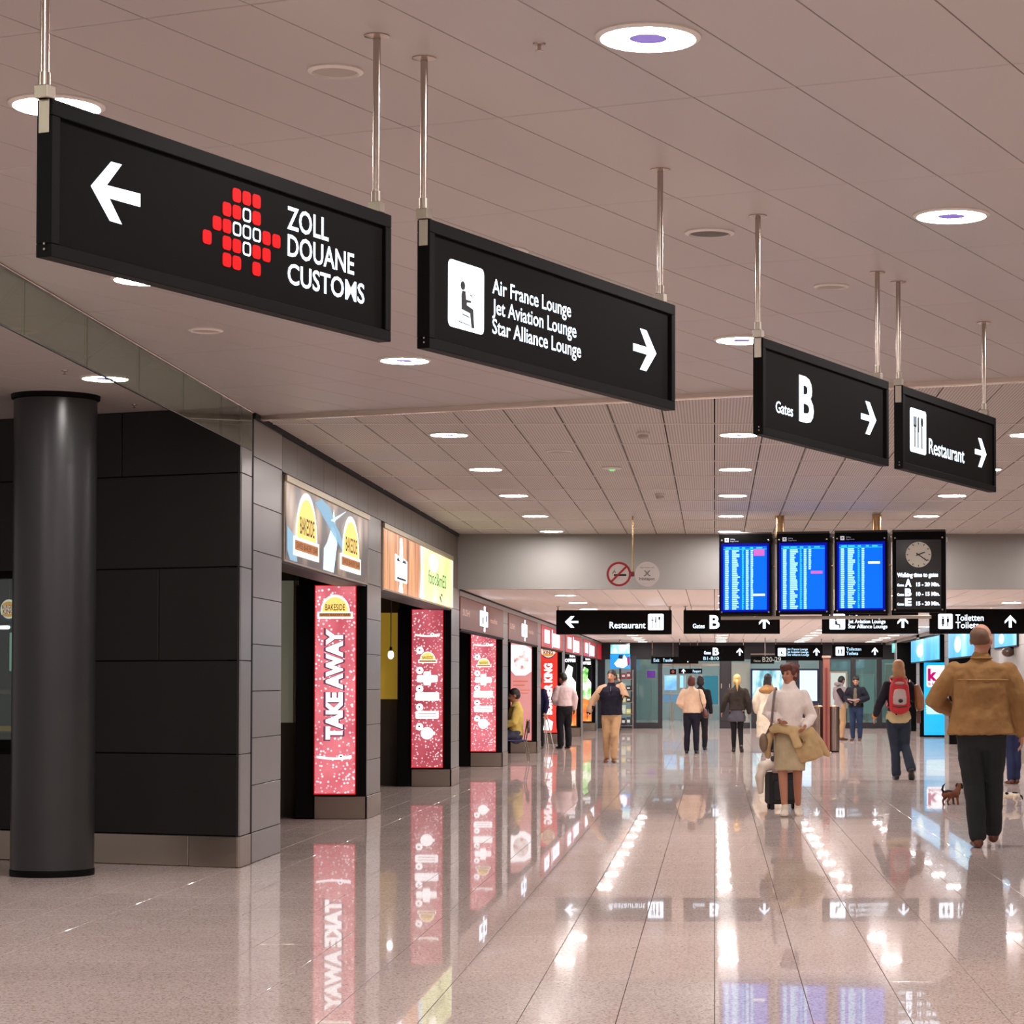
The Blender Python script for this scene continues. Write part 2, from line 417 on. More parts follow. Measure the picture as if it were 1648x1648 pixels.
# the smooth entrance ceiling, turned 23 degrees
g = .0025
rest = MB(); full = None
for j in range(-8, 5):
    for i in range(-30, 24):
        u0, v0 = 8.04+1.65*j, -3.12+.4*i
        x, y = uv(u0+.825, v0+.2)
        if y < -7 or abs(x) > 13.5: continue
        if u0+1.65 > US+.02: continue
        poly = [(-.2+g, -.825+g), (.2-g, -.825+g), (.2-g, .825-g), (-.2+g, .825-g)]
        if full is None: full = panel_mesh(poly, 'ceiling_panel', M_ceil).mesh('ceiling_panel', M_ceil)
        if in_view((x, y, ZC), 260): link('ceiling_panel', full, ceiling, (x, y, ZC), BZ)
        else:
            q = panel_mesh(poly, 'p', M_ceil).xf(Matrix.Translation((x, y, ZC)) @ Matrix.Rotation(BZ, 4, 'Z')); rest.add(q.v, q.f)
o = rest.build('ceiling_panel_field', M_ceil, ceiling); o['kind'] = 'stuff'
g = .005
# the perforated hall ceiling, in line with the shops
full = None
for j in range(-2, 9):
    for i in range(-9, 22):
        x0, y0 = i*PW, 19.7+PD*j; y1 = min(y0+PD, YB-.01)
        poly = [(x0+g, y0+g), (x0+PW-g, y0+g), (x0+PW-g, y1-g), (x0+g, y1-g)]
        poly = clip(poly, -1, 0, -(XL+.03))
        if poly: poly = clip(poly, -AX.x, -AX.y, -(US+.04))
        if len(poly) < 3 or area(poly) < .01: continue
        cx, cy = x0+PW/2, y0+PD/2
        if area(poly) > PW*PD*.97:
            q = [(-PW/2+g, -PD/2+g), (PW/2-g, -PD/2+g), (PW/2-g, PD/2-g), (-PW/2+g, PD/2-g)]
            if full is None: full = panel_mesh(q, 'perforated_panel', PERF).mesh('perforated_panel', PERF)
            link('perforated_panel', full, ceiling, (cx, cy, ZC-.012))
        else: panel_mesh(poly, 'perforated_panel', PERF).build('perforated_panel', PERF, ceiling, loc=(0, 0, ZC-.012))
for j in range(0, 9):
    y = 19.7+PD*j; xa = max(XL+.03, (US+.06-AX.y*y)/AX.x)
    if xa < 8.8: part('cross_rail', M_trim, ceiling)(MB().bbox(xa, 9.0, y-.011, y+.011, ZC-.019, ZC-.006, .003))
def v_at_x(u, x): return (x-AX.x*u)/BX.x
va, vb = v_at_x(US, XL), v_at_x(US, 9.0)
mb = MB().bbox(va, vb, US-.03, US+.035, ZC-.04, ZC+.03, .008)
mb.v = [(*uv(p[1], p[0]), p[2]) for p in mb.v]
mb.f = [f[::-1] for f in mb.f]
struct(mb.build('trim_1', M_strip))
# the low passage ceiling
lowc = struct(MB().box(-9, 9, YB+.15, YE+.2, ZL+.03, ZL+.1).build('ceiling_passage', M_void))
rest = MB(); full = None; cnt = 0
for j in range(0, 27):
    for i in range(-9, 14):
        x0, y0 = i*PW, YB+.02+PD*j
        q = [(-PW/2+g, -PD/2+g), (PW/2-g, -PD/2+g), (PW/2-g, PD/2-g), (-PW/2+g, PD/2-g)]
        x, y = x0+PW/2, y0+PD/2
        if x0 < XL+.01 or x0+PW > XR: 
            x0 = max(x0, XL+.02); x1 = min(i*PW+PW, XR); q = [(x0-x+g, -PD/2+g), (x1-x-g, -PD/2+g), (x1-x-g, PD/2-g), (x0-x+g, PD/2-g)]
            if x1-x0 < .03: continue
        elif full is None: full = panel_mesh(q, 'passage_panel', M_low).mesh('passage_panel', M_low)
        if j < 12 and i*PW > XL+.01 and i*PW+PW <= XR: link('passage_panel', full, lowc, (x, y, ZL))
        else:
            p = panel_mesh(q, 'p', M_low).xf(Matrix.Translation((x, y, ZL))); rest.add(p.v, p.f)
o = rest.build('passage_panel_field', M_low, lowc); o['kind'] = 'stuff'
# bulkhead where the ceiling drops
mb = MB().box(XL-.02, 9, YB, YB+.18, ZL, ZC+.03)
struct(mb.build('wall_bulkhead', M_bulk))
struct(MB().bbox(XL, 9, YB-.004, YB+.03, ZL-.012, ZL+.0, .003).build('trim_2', M_bulk))

# ================================================================ DARK WALL WITH THE LIT WINDOW
CORNER = Vector((XL, (UW-AX.x*XL)/AX.y, 0))
FW = Frame(CORNER, BZ)
wall = struct(link('wall_left', None, None, CORNER, BZ))
WX0, WX1, WZ0, WZ1 = -6.2, -1.72, .866, 2.306
mb = MB(); T0, T1 = .03, .3
mb.box(-6.4, -.14, T0, T1, 0, WZ0); mb.box(-6.4, -.14, T0, T1, WZ1, ZC); mb.box(WX1, -.14, T0, T1, WZ0, WZ1); mb.box(-6.4, WX0, T0, T1, WZ0, WZ1)
part('core', M_dcore, wall)(mb)
rows = [.24, .866, 1.586, 2.306, 3.03, ZC]
joints = [[-6.4, -4.9, -3.4, -1.9], [-6.4, -6.2, WX1], [-6.4, -6.2, WX1, -.76], [-6.4, -4.1, -2.6], [-6.4, -5.5, -4.05, -2.6, -1.12]]
for r in range(5):
    js = joints[r]+[-.012]
    for a, b in zip(js[:-1], js[1:]):
        if r in (1, 2) and a >= WX0-.01 and b <= WX1+.01: continue
        part('cladding_panel', M_dark, wall)(MB().bbox(a+.004, b-.004, 0, .03, rows[r]+.004, rows[r+1]-.004, .003))
for a, b in ((-6.4, -4.6), (-4.6, -2.9), (-2.9, -1.42), (-1.42, -.46), (-.46, -.012)):
    part('skirting_panel', M_steel, wall)(MB().bbox(a+.002, b-.002, -.012, .03, .004, .236, .003))
# the return of that wall beside the shop front
ret = struct(link('wall_return', None, None, (XL, CORNER.y, 0), R(90)))
L = 18.98-CORNER.y
part('core', M_dcore, ret)(MB().box(.01, L, .014, .03, 0, ZC))
for a, b in zip(rows[:-1], rows[1:]):
    part('cladding_panel', M_tile, ret)(MB().bbox(.012, L, 0, .014, a+.003, b-.003, .002))  # paler than the dark wall: light on this face is put into the colour
part('skirting_panel', M_steel, ret)(MB().bbox(.0, L, -.006, .014, .004, .236, .002))
# window in the dark wall
win = struct(link('window_1', None, None, CORNER, BZ))
fr = MB()
for x0, x1, z0, z1 in ((WX0, WX1, WZ0, WZ0+.09), (WX0, WX1, WZ1-.05, WZ1), (WX0, WX0+.05, WZ0, WZ1), (WX1-.05, WX1, WZ0, WZ1), (-3.95, -3.9, WZ0, WZ1)):
    fr.bbox(x0, x1, -.004, .2, z0, z1, .003)
part('frame', M_black, win)(fr)
part('pane', M_glassc, win)(MB().box(-3.9, WX1-.05, .08, .088, WZ0+.09, WZ1-.05))
part('pane', M_glassc, win)(MB().box(WX0+.05, -3.95, .08, .088, WZ0+.09, WZ1-.05))
part('sill', M_black, win)(MB().bbox(WX0, WX1, -.03, .02, WZ0-.02, WZ0+.01, .003))
# small room behind the window
rm = struct(link('wall_kiosk_room', None, None, CORNER, BZ))
part('back_wall', mat('kiosk_back_wall', (70, 66, 74), .6), rm)(MB().box(-6.4, -1.6, 1.3, 1.4, 0, ZC))
part('side_wall', mat('kiosk_side_wall', (60, 50, 80), .6), rm)(MB().box(-1.7, -1.6, .3, 1.3, 0, ZC))
part('side_wall', MATS['kiosk_side_wall'], rm)(MB().box(-6.4, -6.3, .3, 1.3, 0, ZC))
part('room_ceiling', mat('kiosk_ceiling', (40, 36, 36), .7), rm)(MB().box(-6.4, -1.6, .3, 1.4, 2.6, 2.66))

# ================================================================ GLASS SMOKE CURTAIN UNDER THE CEILING
gc = thing('smoke_curtain', (XL, 5.0, ZC), R(90), 'greenish glass smoke curtain hanging from the ceiling in front of the round column', 'glass screen')
ys = [5.0, 6.34, 7.61, 8.88, 10.15, 11.42, 12.69, 13.96, 15.23, 16.5, 17.77, 18.96]
for a, b in zip(ys[:-1], ys[1:]):
    part('glass_pane', M_glass, gc)(MB().bbox(a-5+.004, b-5-.004, -.006, .006, -.305, -.004, .002))
part('top_rail', M_chrome, gc)(MB().bbox(0, 13.96, -.015, .015, -.012, 0, .003))
part('bottom_edge', mat('glass_edge', (40, 46, 42), .2), gc)(MB().bbox(0, 13.96, -.008, .008, -.312, -.306, .001))

# ================================================================ LEFT SHOP FRONT
def clad(root, x0, x1, face_y, zs, m=M_tile, name='cladding_tile', t=.014):
    for a, b in zip(zs[:-1], zs[1:]): part(name, m, root)(MB().bbox(x0+.002, x1-.002, face_y, face_y+t, a+.003, b-.003, .002))
def steps(a, b, s):
    out = [a]
    while out[-1]+s*1.3 < b: out.append(out[-1]+s)
    return out+[b]
# first pilaster
p1 = struct(link('wall_pilaster', None, None, (XL, 19.02, 0), R(90)))
part('core', M_dcore, p1)(MB().box(0, 1.28, .014, .5, 0, ZC))
clad(p1, .02, 1.28, 0, steps(.24, ZC, .37)); part('skirting_panel', M_tile, p1)(MB().bbox(.02, 1.28, -.002, .014, .004, .236, .002))
part('corner_joint', M_black, p1)(MB().box(-.04, .018, -.002, .03, 0, ZC))
PIERS = [25.3+8.1*k for k in range(7)]
for k, d0 in enumerate(PIERS):
    top = ZC if k == 0 else ZL
    pr = struct(link('wall_pier', None, None, (XL, d0, 0), 0))
    hz = 3.19 if k == 0 else ZL
    ln = 1.05
    part('core', M_black, pr)(MB().box(-.72, -.014, .02, ln, 0, hz))
    # hall face, seen from +x
    for a, b in zip(steps(.24, hz, .37)[:-1], steps(.24, hz, .37)[1:]):
        part('cladding_tile', M_tile, pr)(MB().bbox(-.014, 0, .02, ln-.002, a+.003, b-.003, .002))
    part('skirting_panel', M_steel, pr)(MB().bbox(-.014, .006, .0, ln, .004, .236, .002))
    part('skirting_panel', M_steel, pr)(MB().bbox(-.54, .006, .0, .02, .004, .236, .002))
    part('door_frame', M_black, pr)(MB().bbox(-.74, -.56, .0, .03, 0, 2.44, .004))
    part('edge_frame', M_black, pr)(MB().bbox(-.085, -.002, .004, .02, .24, hz, .002))
# upper header above the first two shops
hd = struct(link('wall_header', None, None, (XL, 20.3, 0), R(90)))
HL = YB-20.3
part('core', M_dcore, hd)(MB().box(0, HL, .014, .4, 3.18, ZC))
xs = steps(0, HL, .72)
for a, b in zip(xs[:-1], xs[1:]): part('header_panel', M_head, hd)(MB().bbox(a+.003, b-.003, 0, .014, 3.19, ZC-.05, .002))
part('shadow_gap', M_dcore, hd)(MB().box(-1.28, HL, -.02, .02, ZC-.045, ZC))
part('end_panel', M_head, hd)(MB().bbox(33.4-20.3, HL, -.006, .1, ZL, 3.19, .003))
part('soffit', mat('header_soffit', (46, 38, 34), .5), hd)(MB().box(0, 25.3-20.3, .012, .3, 2.425, 2.44))
part('soffit', MATS['header_soffit'], hd)(MB().box(26.35-20.3, 33.4-20.3, .012, .3, 2.425, 2.44))
# low header of the passage
hl = struct(link('wall_header_passage', None, None, (XL, 34.45, 0), R(90)))
part('fascia_rail', M_tile, hl)(MB().bbox(0, 43.5, -.004, .3, 2.67, ZL, .004))
part('edge_strip', M_black, hl)(MB().bbox(0, 43.5, -.012, 0, ZL-.022, ZL, .003))
# back of the shops and the walls between them
struct(MB().box(-9.2, -9.0, 22.2, 78, 0, ZC).build('wall_shop_back', mat('shop_back_wall', (70, 58, 50), .7)))
for k, d0 in enumerate(PIERS):
    struct(MB().box(-9.0, -4.36, d0+.5, d0+.66, 0, ZC).build('wall_shop_divider', mat('shop_divider', (84, 74, 62), .7)))
struct(MB().box(-9.0, XL-.35, 22.4, 77.9, 2.62, 2.7).build('ceiling_shops', mat('shop_ceiling', (66, 58, 52), .7)))
struct(MB().box(-6.4, -1.1, 1.45, 1.55, 0, ZC).build('wall_shop_end', MATS['shop_divider'], None, False, CORNER, BZ))

# ================================================================ RIGHT SIDE OF THE PASSAGE
rw = struct(link('wall_right', None, None, (XR, 48.3, 0), R(-90)))
part('core', M_dcore, rw)(MB().box(0, 14.1, .014, .25, 0, ZL))
M_rpan = mat('grey_wall_panel', (128, 124, 122), .4, var=.03, vscale=2)
for i, (a, b) in enumerate(zip(steps(0, 14.1, 1.4)[:-1], steps(0, 14.1, 1.4)[1:])):
    for z0, z1 in zip([.2, .84, 1.48, 2.12], [.84, 1.48, 2.12, ZL]): part('wall_panel', M_rpan, rw)(MB().bbox(a+.004, b-.004, 0, .014, z0+.003, z1-.003, .002))
    part('skirting_panel', M_steel, rw)(MB().bbox(a+.002, b-.002, -.004, .014, 0, .196, .002))
for d0 in (49.0, 57.0, 65.1, 73.2):
    pr = struct(link('wall_pier_right', None, None, (XR, d0, 0), 0))
    part('core', M_black, pr)(MB().box(.014, .85, .02, 1.0, 0, ZL))
    for a, b in zip(steps(.2, ZL, .37)[:-1], steps(.2, ZL, .37)[1:]): part('cladding_tile', M_tile, pr)(MB().bbox(0, .014, .02, .998, a+.003, b-.003, .002))
    part('skirting_panel', M_steel, pr)(MB().bbox(-.004, .014, .0, 1.0, 0, .196, .002))
struct(MB().bbox(XR, XR+.3, 48.3, 77.9, 2.67, ZL, .004).build('wall_header_right', M_tile))
struct(MB().box(9.0, 9.2, 48.3, 78, 0, ZL).build('wall_right_shop_back', mat('right_shop_back', (92, 96, 104), .6)))
struct(MB().box(XR+.25, 9.0, 48.2, 48.35, 0, ZL).build('wall_right_shop_end', MATS['right_shop_back']))
# walls outside the picture that close the entrance hall
struct(MB().box(9.0, 9.2, 12, YB+.1, 0, ZC).build('wall_far_right', M_bulk))

# ================================================================ ROUND COLUMN
cp = Vector((-4.88, 17.9, 0))
col = thing('round_column', cp, 0, 'thick dark grey round column in front of the black wall', 'column')
o = part('shaft', M_colm, col, True)(MB().lathe([(.3, .05), (.3, ZC-.03)], 64)); autosmooth(o)
autosmooth(part('base_ring', M_black, col)(MB().lathe([(.302, 0), (.304, .01), (.304, .045), (.296, .055)], 64)))
autosmooth(part('collar', M_black, col)(MB().lathe([(.3, ZC-.04), (.318, ZC-.03), (.322, ZC-.0)], 64)))

# ================================================================ CEILING LAMPS
M_lamp2 = M_lamp.copy(); M_lamp2.name = 'passage_lamp_lens'; M_lamp2.node_tree.nodes['Principled BSDF'].inputs['Emission Strength'].default_value = LAMP*1.35
def lamp_proto(label, group, lm=M_lamp):
    t = thing('ceiling_light', (0, 0, 0), 0, label, 'lamp', group)
    autosmooth(part('trim_ring', M_trim, t)(MB().lathe([(.175, 0), (.175, -.006), (.158, -.014), (.152, -.006)], 48, caps=False)))
    autosmooth(part('lens', lm, t)(MB().lathe([(.153, -.008), (.062, -.010)], 48, caps=False)))
    autosmooth(part('centre_disc', M_lampc, t)(MB().lathe([(.062, -.010), (.056, -.004), (.0005, -.004)], 40, caps=False)))
    return t
OWN = [(1045, 52, 'round ring lamp in the smooth ceiling beside the tiny sprinkler head'), (1533, 342, 'round ring lamp in the smooth ceiling above the restaurant sign'),
       (82, 160, 'round ring lamp behind the first pole of the customs sign'), (240, 445, 'round ring lamp behind the lower edge of the customs sign'), (791, 399, 'round ring lamp behind the upper edge of the lounges sign'),
       (650, 578, 'round ring lamp below the gap between the customs and lounges signs'), (162, 608, 'round ring lamp behind the glass smoke curtain above the round column'), (1190, 543, 'round ring lamp behind the first pole of the gates sign')]
def lamps(spots, label, group, lm=M_lamp):
    p = lamp_proto(label, group, lm)
    for i, s in enumerate(spots):
        o = p if i == 0 else copy_tree(p); o.location = s
        q = proj(s)
        for (lx, ly_, own) in OWN:
            if q and math.hypot(q[0]-lx, q[1]-ly_) < 45: o['label'] = own
sp = []
for k in range(-3, 3):
    for m in range(-3, 4):
        u, v = 7.21+3.3*k, -3.32-2.4*m; x, y = uv(u, v)
        if (k, m) == (1, 2): x, y = uv(u, v+.36)
        if (k, m) == (1, 1): x, y = uv(u, v+.04)
        if -9 < x < 7.5 and -5 < y < 19: sp.append((x, y, ZC))
lamps(sp, 'round recessed ring lamp in the smooth entrance ceiling', 'ring lamps of the entrance ceiling')
sp = []
for k in range(0, 5):
    for x in (-2.255, .205, 2.665, 5.125):
        y = 20.52+3.3*k-(.25 if k == 4 else 0)
        if x*AX.x+y*AX.y > US+.25: sp.append((x, y, ZC-.012))
lamps(sp, 'round recessed ring lamp in the perforated hall ceiling', 'ring lamps of the perforated ceiling')
sp = [(x, 36.65+3.3*k, ZL) for k in range(0, 13) for x in (-2.255, .205, 2.665, 4.9)]
lamps(sp, 'round recessed ring lamp in the low passage ceiling', 'ring lamps of the low passage ceiling', M_lamp2)

# other fittings of the ceilings
def speaker(px, py, z, r, label, dark=False):
    p = on_z(px, py, z); t = thing('ceiling_speaker', p, 0, label, 'speaker')
    autosmooth(part('rim', M_trim, t)(MB().lathe([(r, 0), (r, -.006), (r*.84, -.013), (r*.8, -.004)], 40, caps=False)))
    autosmooth(part('grille', mat('speaker_grille_dark', (96, 88, 84), .6) if dark else mat('speaker_grille', (176, 164, 156), .6), t)(MB().lathe([(r*.81, -.004), (r*.4, -.007), (.001, -.008)], 40, caps=False)))
speaker(540, 113, ZC, .097, 'round flush loudspeaker in the ceiling above the customs sign')
speaker(1142, 374, ZC, .118, 'round loudspeaker with a dark centre in the smooth ceiling', True)
speaker(1338, 460, ZC, .095, 'round flush loudspeaker in the ceiling above the gates sign')
speaker(331, 531, ZC, .105, 'round flush loudspeaker in the ceiling below the customs sign')
speaker(900, 726, ZC-.012, .13, 'flat round loudspeaker in the perforated ceiling')
def detector(px, py, z, label, green=False):
    p = on_z(px, py, z); t = thing('smoke_detector', p, 0, label, 'detector')
    autosmooth(part('base', M_trim, t)(MB().lathe([(.055, 0), (.055, -.014), (.05, -.02)], 24)))
    autosmooth(part('cap', glow('detector_green', (120, 235, 130), .5) if green else mat('detector_cap', (196, 186, 178), .5), t)(MB().lathe([(.044, -.02), (.044, -.045), (.03, -.058)], 24)))
detector(1035, 696, ZC-.012, 'small cylindrical smoke detector on the perforated ceiling before the first lamp row')
detector(1062, 795, ZC-.012, 'small cylindrical smoke detector on the perforated ceiling near the no-smoking disc')
t = thing('exit_lamp', on_z(985, 752, ZC-.012), 0, 'flat white ceiling disc with a small green light', 'detector')
autosmooth(part('dish', M_trim, t)(MB().lathe([(.1, 0), (.1, -.01), (.06, -.022)], 32)))
autosmooth(part('green_light', glow('green_pilot', (150, 240, 150), .8), t)(MB().lathe([(.03, -.02), (.03, -.03), (.018, -.036)], 16)))
def sprinkler(px, py, label):
    p = on_z(px, py, ZC); t = thing('sprinkler', p, 0, label, 'sprinkler')
    autosmooth(part('rosette', M_chrome, t)(MB().lathe([(.022, 0), (.02, -.005), (.008, -.007)], 20)))
    part('stem', M_chrome, t)(MB().lathe([(.006, -.004), (.006, -.024)], 12))
    part('deflector', M_chrome, t)(MB().lathe([(.014, -.024), (.014, -.026)], 16))
sprinkler(868, 70, 'tiny sprinkler head in the ceiling beside a ring lamp')
sprinkler(104, 596, 'chrome sprinkler head above the round column')
sprinkler(216, 651, 'chrome sprinkler head above the black wall')

# ================================================================ FRONT HANGING SIGNS
LINE0 = Vector((-.98, 8.18, 0))
FS = Frame(LINE0, AZ)                       # plane of the whole row
def arrow_poly(cx, cz, hw, hh, right=True, t=.34):
    """chevron arrow: half width hw, half height hh"""
    k = t*hh
    p = [(hw, 0), (hw*.12, hh), (-hw*.42, hh), (hw*.2, k*.52), (-hw, k*.52), (-hw, -k*.52), (hw*.2, -k*.52), (-hw*.42, -hh), (hw*.12, -hh)]
    if not right: p = [(-x, z) for x, z in p]
    p = [(cx+x, cz+z) for x, z in p]
    return p if right is False else p[::-1][::-1]
def ccw(p):
    a = sum(p[i][0]*p[(i+1) % len(p)][1]-p[(i+1) % len(p)][0]*p[i][1] for i in range(len(p)))
    return p if a > 0 else p[::-1]
def up_arrow(cx, cz, w, h):
    p = [(0, h), (w, h*.05), (w, -h*.36), (w*.25, h*.30), (w*.25, -h), (-w*.25, -h), (-w*.25, h*.30), (-w, -h*.36), (-w, h*.05)]
    return ccw([(cx+x, cz+z) for x, z in p])
SIGN_T = .05
def hang_sign(pxL, pyT, pyB, pxR, poles, label):
    """front sign: pixel of the face's left edge (top, bottom), right edge, and of the two pole tops"""
    s0, z1 = FS.px(pxL, pyT); _, z0 = FS.px(pxL, pyB); s1, _ = FS.px(pxR, 400)
    o = FS.M @ Vector((s0, 0, 0)); L, H = s1-s0, z1-z0
    t = thing('hanging_sign', (o.x, o.y, z0), AZ, label, 'sign')
    b = .036
    mb = MB(); mb.bbox(0, L, 0, SIGN_T, 0, b, .002); mb.bbox(0, L, 0, SIGN_T, H-b*1.2, H, .002); mb.bbox(0, b, 0, SIGN_T, b, H-b*1.2, .002); mb.bbox(L-b, L, 0, SIGN_T, b, H-b*1.2, .002)
    part('housing', M_black, t)(mb)
    part('face_panel', M_face, t)(MB().box(b*.5, L-b*.5, .012, SIGN_T-.012, b*.5, H-b*.5))
    for q in poles:
        w_ = FS.I @ Vector((*on_z(q, 0, 3)[:2], 0)) if False else None
        x = q-s0
        zt = ZC-z0
        pl = part('pole', M_chrome, t, True)(MB().lathe([(.0125, H+.03), (.0125, zt)], 20, (x, SIGN_T/2, 0))); autosmooth(pl)
        autosmooth(MB().lathe([(.042, zt), (.042, zt-.004), (.018, zt-.010)], 28, (x, SIGN_T/2, 0)).build('flange', M_chrome, pl))
        autosmooth(MB().lathe([(.0165, H+.07), (.0165, H+.0)], 16, (x, SIGN_T/2, 0)).build('clamp', M_steel, pl))
        part('bracket', M_steel, t)(MB().bbox(x-.018, x+.018, -.002+.004, SIGN_T-.004, H-.0, H+.035, .002))
        cb = [(x+.02+.012*math.sin(a), SIGN_T*.8, H+.035-.035*math.cos(a)) for a in [i*math.pi/8 for i in range(9)]]
        part('cable', M_ink, t, True)(MB().tube(cb, [.004]*9, 8, (0, 1, 0)))
    part('end_bracket', M_steel, t)(MB().bbox(-.003, .0, .008, SIGN_T-.008, H-.09, H, .001))
    for zz in (.02, .035): part('screw', M_steel, t)(MB().lathe([(.003, 0), (.003, .004)], 10, (-.004, .02, zz), 'x'))
    fr = Frame((o.x, o.y, z0), AZ)
    return t, fr, L, H
def stext(t, fr, txt, xl, yb, yt, xr, yr, m=M_white, bold=.015, dy=.012):
    a = fr.px(xl, yb, dy); c = fr.px(xl, yt, dy); b = fr.px(xr, yr, dy)
    return lettering('lettering', m, t, txt, a[0], a[1], c[1]-a[1], b[0]-a[0], dy-.002, bold)
def pole_s(px, py): q = FS.I @ on_z(px, py, ZC); return q.x
FDY = .012
# 1 customs
sL = FS.px(84, 160)[0]
t1, f1, L1, H1 = hang_sign(84, 158, 413, 630, [sL+.0, pole_s(625, 55)], 'black hanging sign with a left arrow, red emblem and customs lettering')
def pix(fr, pts, dy=FDY): return ccw([fr.px(x, y, dy) for x, y in pts])
part('arrow', M_white, t1)(flat(pix(f1, [(146, 299), (178.6, 260.4), (195.3, 265), (171, 298), (225, 312), (225, 333), (175, 319), (195.3, 361), (176.7, 355.5)]), FDY-.002))
stext(t1, f1, 'ZOLL', 461.4, 367.2, 331.8, 528, 383.5)
stext(t1, f1, 'DOUANE', 462, 410.7, 377, 569, 437)
stext(t1, f1, 'CUSTOMS', 462, 455.3, 423, 585.6, 484.5)
red = [(3, 0), (4, 0), (5, 0), (2, 1), (3, 1), (5, 1), (1, 2), (2, 2), (6, 2), (7, 2), (0, 3), (2, 3), (3, 3), (5, 3), (6, 3), (2, 4), (3, 4), (5, 4)]
wht = [(4, 1), (3, 2), (4, 2), (5, 2), (4, 3)]
def cellpix(c, r): X = 857+41*c; return (X/2.575, (553+(X-983)*.305+70*r)/2.575+100)
for (c, r) in red+wht:
    x, y = cellpix(c, r); cx, cz = f1.px(x, y, FDY); hw, hh = .0215, .0205
    ro = [(px_, pz_) for px_, pz_ in round_rect(cx-hw, cx+hw, cz-hh, cz+hh, .011)]
    if (c, r) in red: part('emblem_cell', M_red, t1)(flat(ro, FDY-.002))
    else:
        ri = round_rect(cx-hw+.007, cx+hw-.007, cz-hh+.006, cz+hh-.006, .007); n = len(ro)
        mb = MB().add([(a, FDY-.002, b) for a, b in ro+ri], [(i, (i+1) % n, (i+1) % n+n, i+n) for i in range(n)])
        part('emblem_ring', M_white, t1)(mb)
# 2 lounges
t2, f2, L2, H2 = hang_sign(692, 352, 560, 1087, [FS.px(692, 352)[0]+.0, pole_s(1081, 271)], 'black hanging sign listing three lounges with a seated figure')
def lounge_picto(t, x0, x1, z0, z1, dy=FDY):
    part('pictogram_field', M_white, t)(flat(round_rect(x0, x1, z0, z1, .07*(x1-x0)+.004), dy-.002))
    W, H = x1-x0, z1-z0
    def q(a, b): return (x0+a*W, z0+b*H)
    body = [q(.36, .30), q(.60, .27), q(.64, .06), q(.71, .06), q(.68, .34), q(.50, .38), q(.50, .42), q(.62, .43), q(.62, .46), q(.48, .46), q(.46, .58), q(.38, .58), q(.35, .5)]
    part('seated_figure', M_ink, t)(flats([ccw(body), disc(*q(.39, .655), .055*W*1.1, .055*W*1.1, 16), ccw([q(.38, .22), q(.58, .20), q(.58, .215), q(.38, .235)]), ccw([q(.28, .1), q(.6, .08), q(.6, .09), q(.28, .112)]), ccw([q(.60, .54), q(.66, .53), q(.66, .545), q(.60, .555)])], dy-.004))
a = f2.px(721.3, 415.3, FDY); b = f2.px(778, 539.7, FDY); lounge_picto(t2, a[0], b[0], b[1], a[1])
stext(t2, f2, 'Air France Lounge', 791.7, 471.4, 447.8, 918.2, 507, bold=.009)
stext(t2, f2, 'Jet Aviation Lounge', 791.7, 503.9, 480.5, 926.7, 539.7, bold=.009)
stext(t2, f2, 'Star Alliance Lounge', 791.7, 536, 512.5, 934.3, 572, bold=.009)
def sarrow(t, fr, xl, yl, xt, yt_, ytop, ybot):
    a = fr.px(xl, yl, FDY); c = fr.px(xt, yt_, FDY); u = fr.px(xt-18, ytop, FDY)[1]; l = fr.px(xt-18, ybot, FDY)[1]
    part('arrow', M_white, t)(flat(ccw(arrow_poly((a[0]+c[0])/2, (u+l)/2, (c[0]-a[0])/2, (u-l)/2)), FDY-.002))
sarrow(t2, f2, 1019, 560, 1055.7, 568.5, 531, 596.7)
# 3 gates B
t3, f3, L3, H3 = hang_sign(1228, 543, 699, 1430, [FS.px(1228, 500)[0]+.0, pole_s(1422, 437)], 'black hanging sign with the large letter for the gates')
stext(t3, f3, 'Gates', 1248, 663, 645, 1275.6, 669.3, bold=.009)
stext(t3, f3, 'B', 1285.5, 674.5, 605.8, 1309, 679.5, bold=.03)
sarrow(t3, f3, 1385.7, 668, 1409.7, 673.6, 645, 697.7)
# 4 restaurant
t4, f4, L4, H4 = hang_sign(1453, 620, 754, 1602, [FS.px(1453, 600)[0]+.0, pole_s(1597, 518)], 'black hanging sign with cutlery pictogram and right arrow')
def cutlery(t, x0, x1, z0, z1, dy=FDY):
    part('pictogram_field', M_white, t)(flat(round_rect(x0, x1, z0, z1, .06*(x1-x0)+.003), dy-.002))
    W, H = x1-x0, z1-z0
    def q(a, b): return (x0+a*W, z0+b*H)
    def bar(a0, a1, b0, b1): return ccw([q(a0, b0), q(a1, b0), q(a1, b1), q(a0, b1)])
    part('cutlery_figure', M_ink, t)(flats([bar(.26, .31, .12, .82), bar(.20, .23, .62, .82), bar(.34, .37, .62, .82), bar(.20, .37, .58, .63), bar(.46, .51, .12, .5), ccw([q(.44, .48), q(.53, .48), q(.53, .84), q(.46, .8)]), bar(.70, .75, .12, .62), disc(*q(.725, .73), .07*W, .11*H, 14)], dy-.004))
a = f4.px(1464.3, 655, FDY); b = f4.px(1490, 733, FDY); cutlery(t4, a[0], b[0], b[1], a[1])
stext(t4, f4, 'Restaurant', 1494.5, 729.4, 705.4, 1551.5, 744, bold=.009)
sarrow(t4, f4, 1569, 724.8, 1587, 728.5, 703, 749.4)

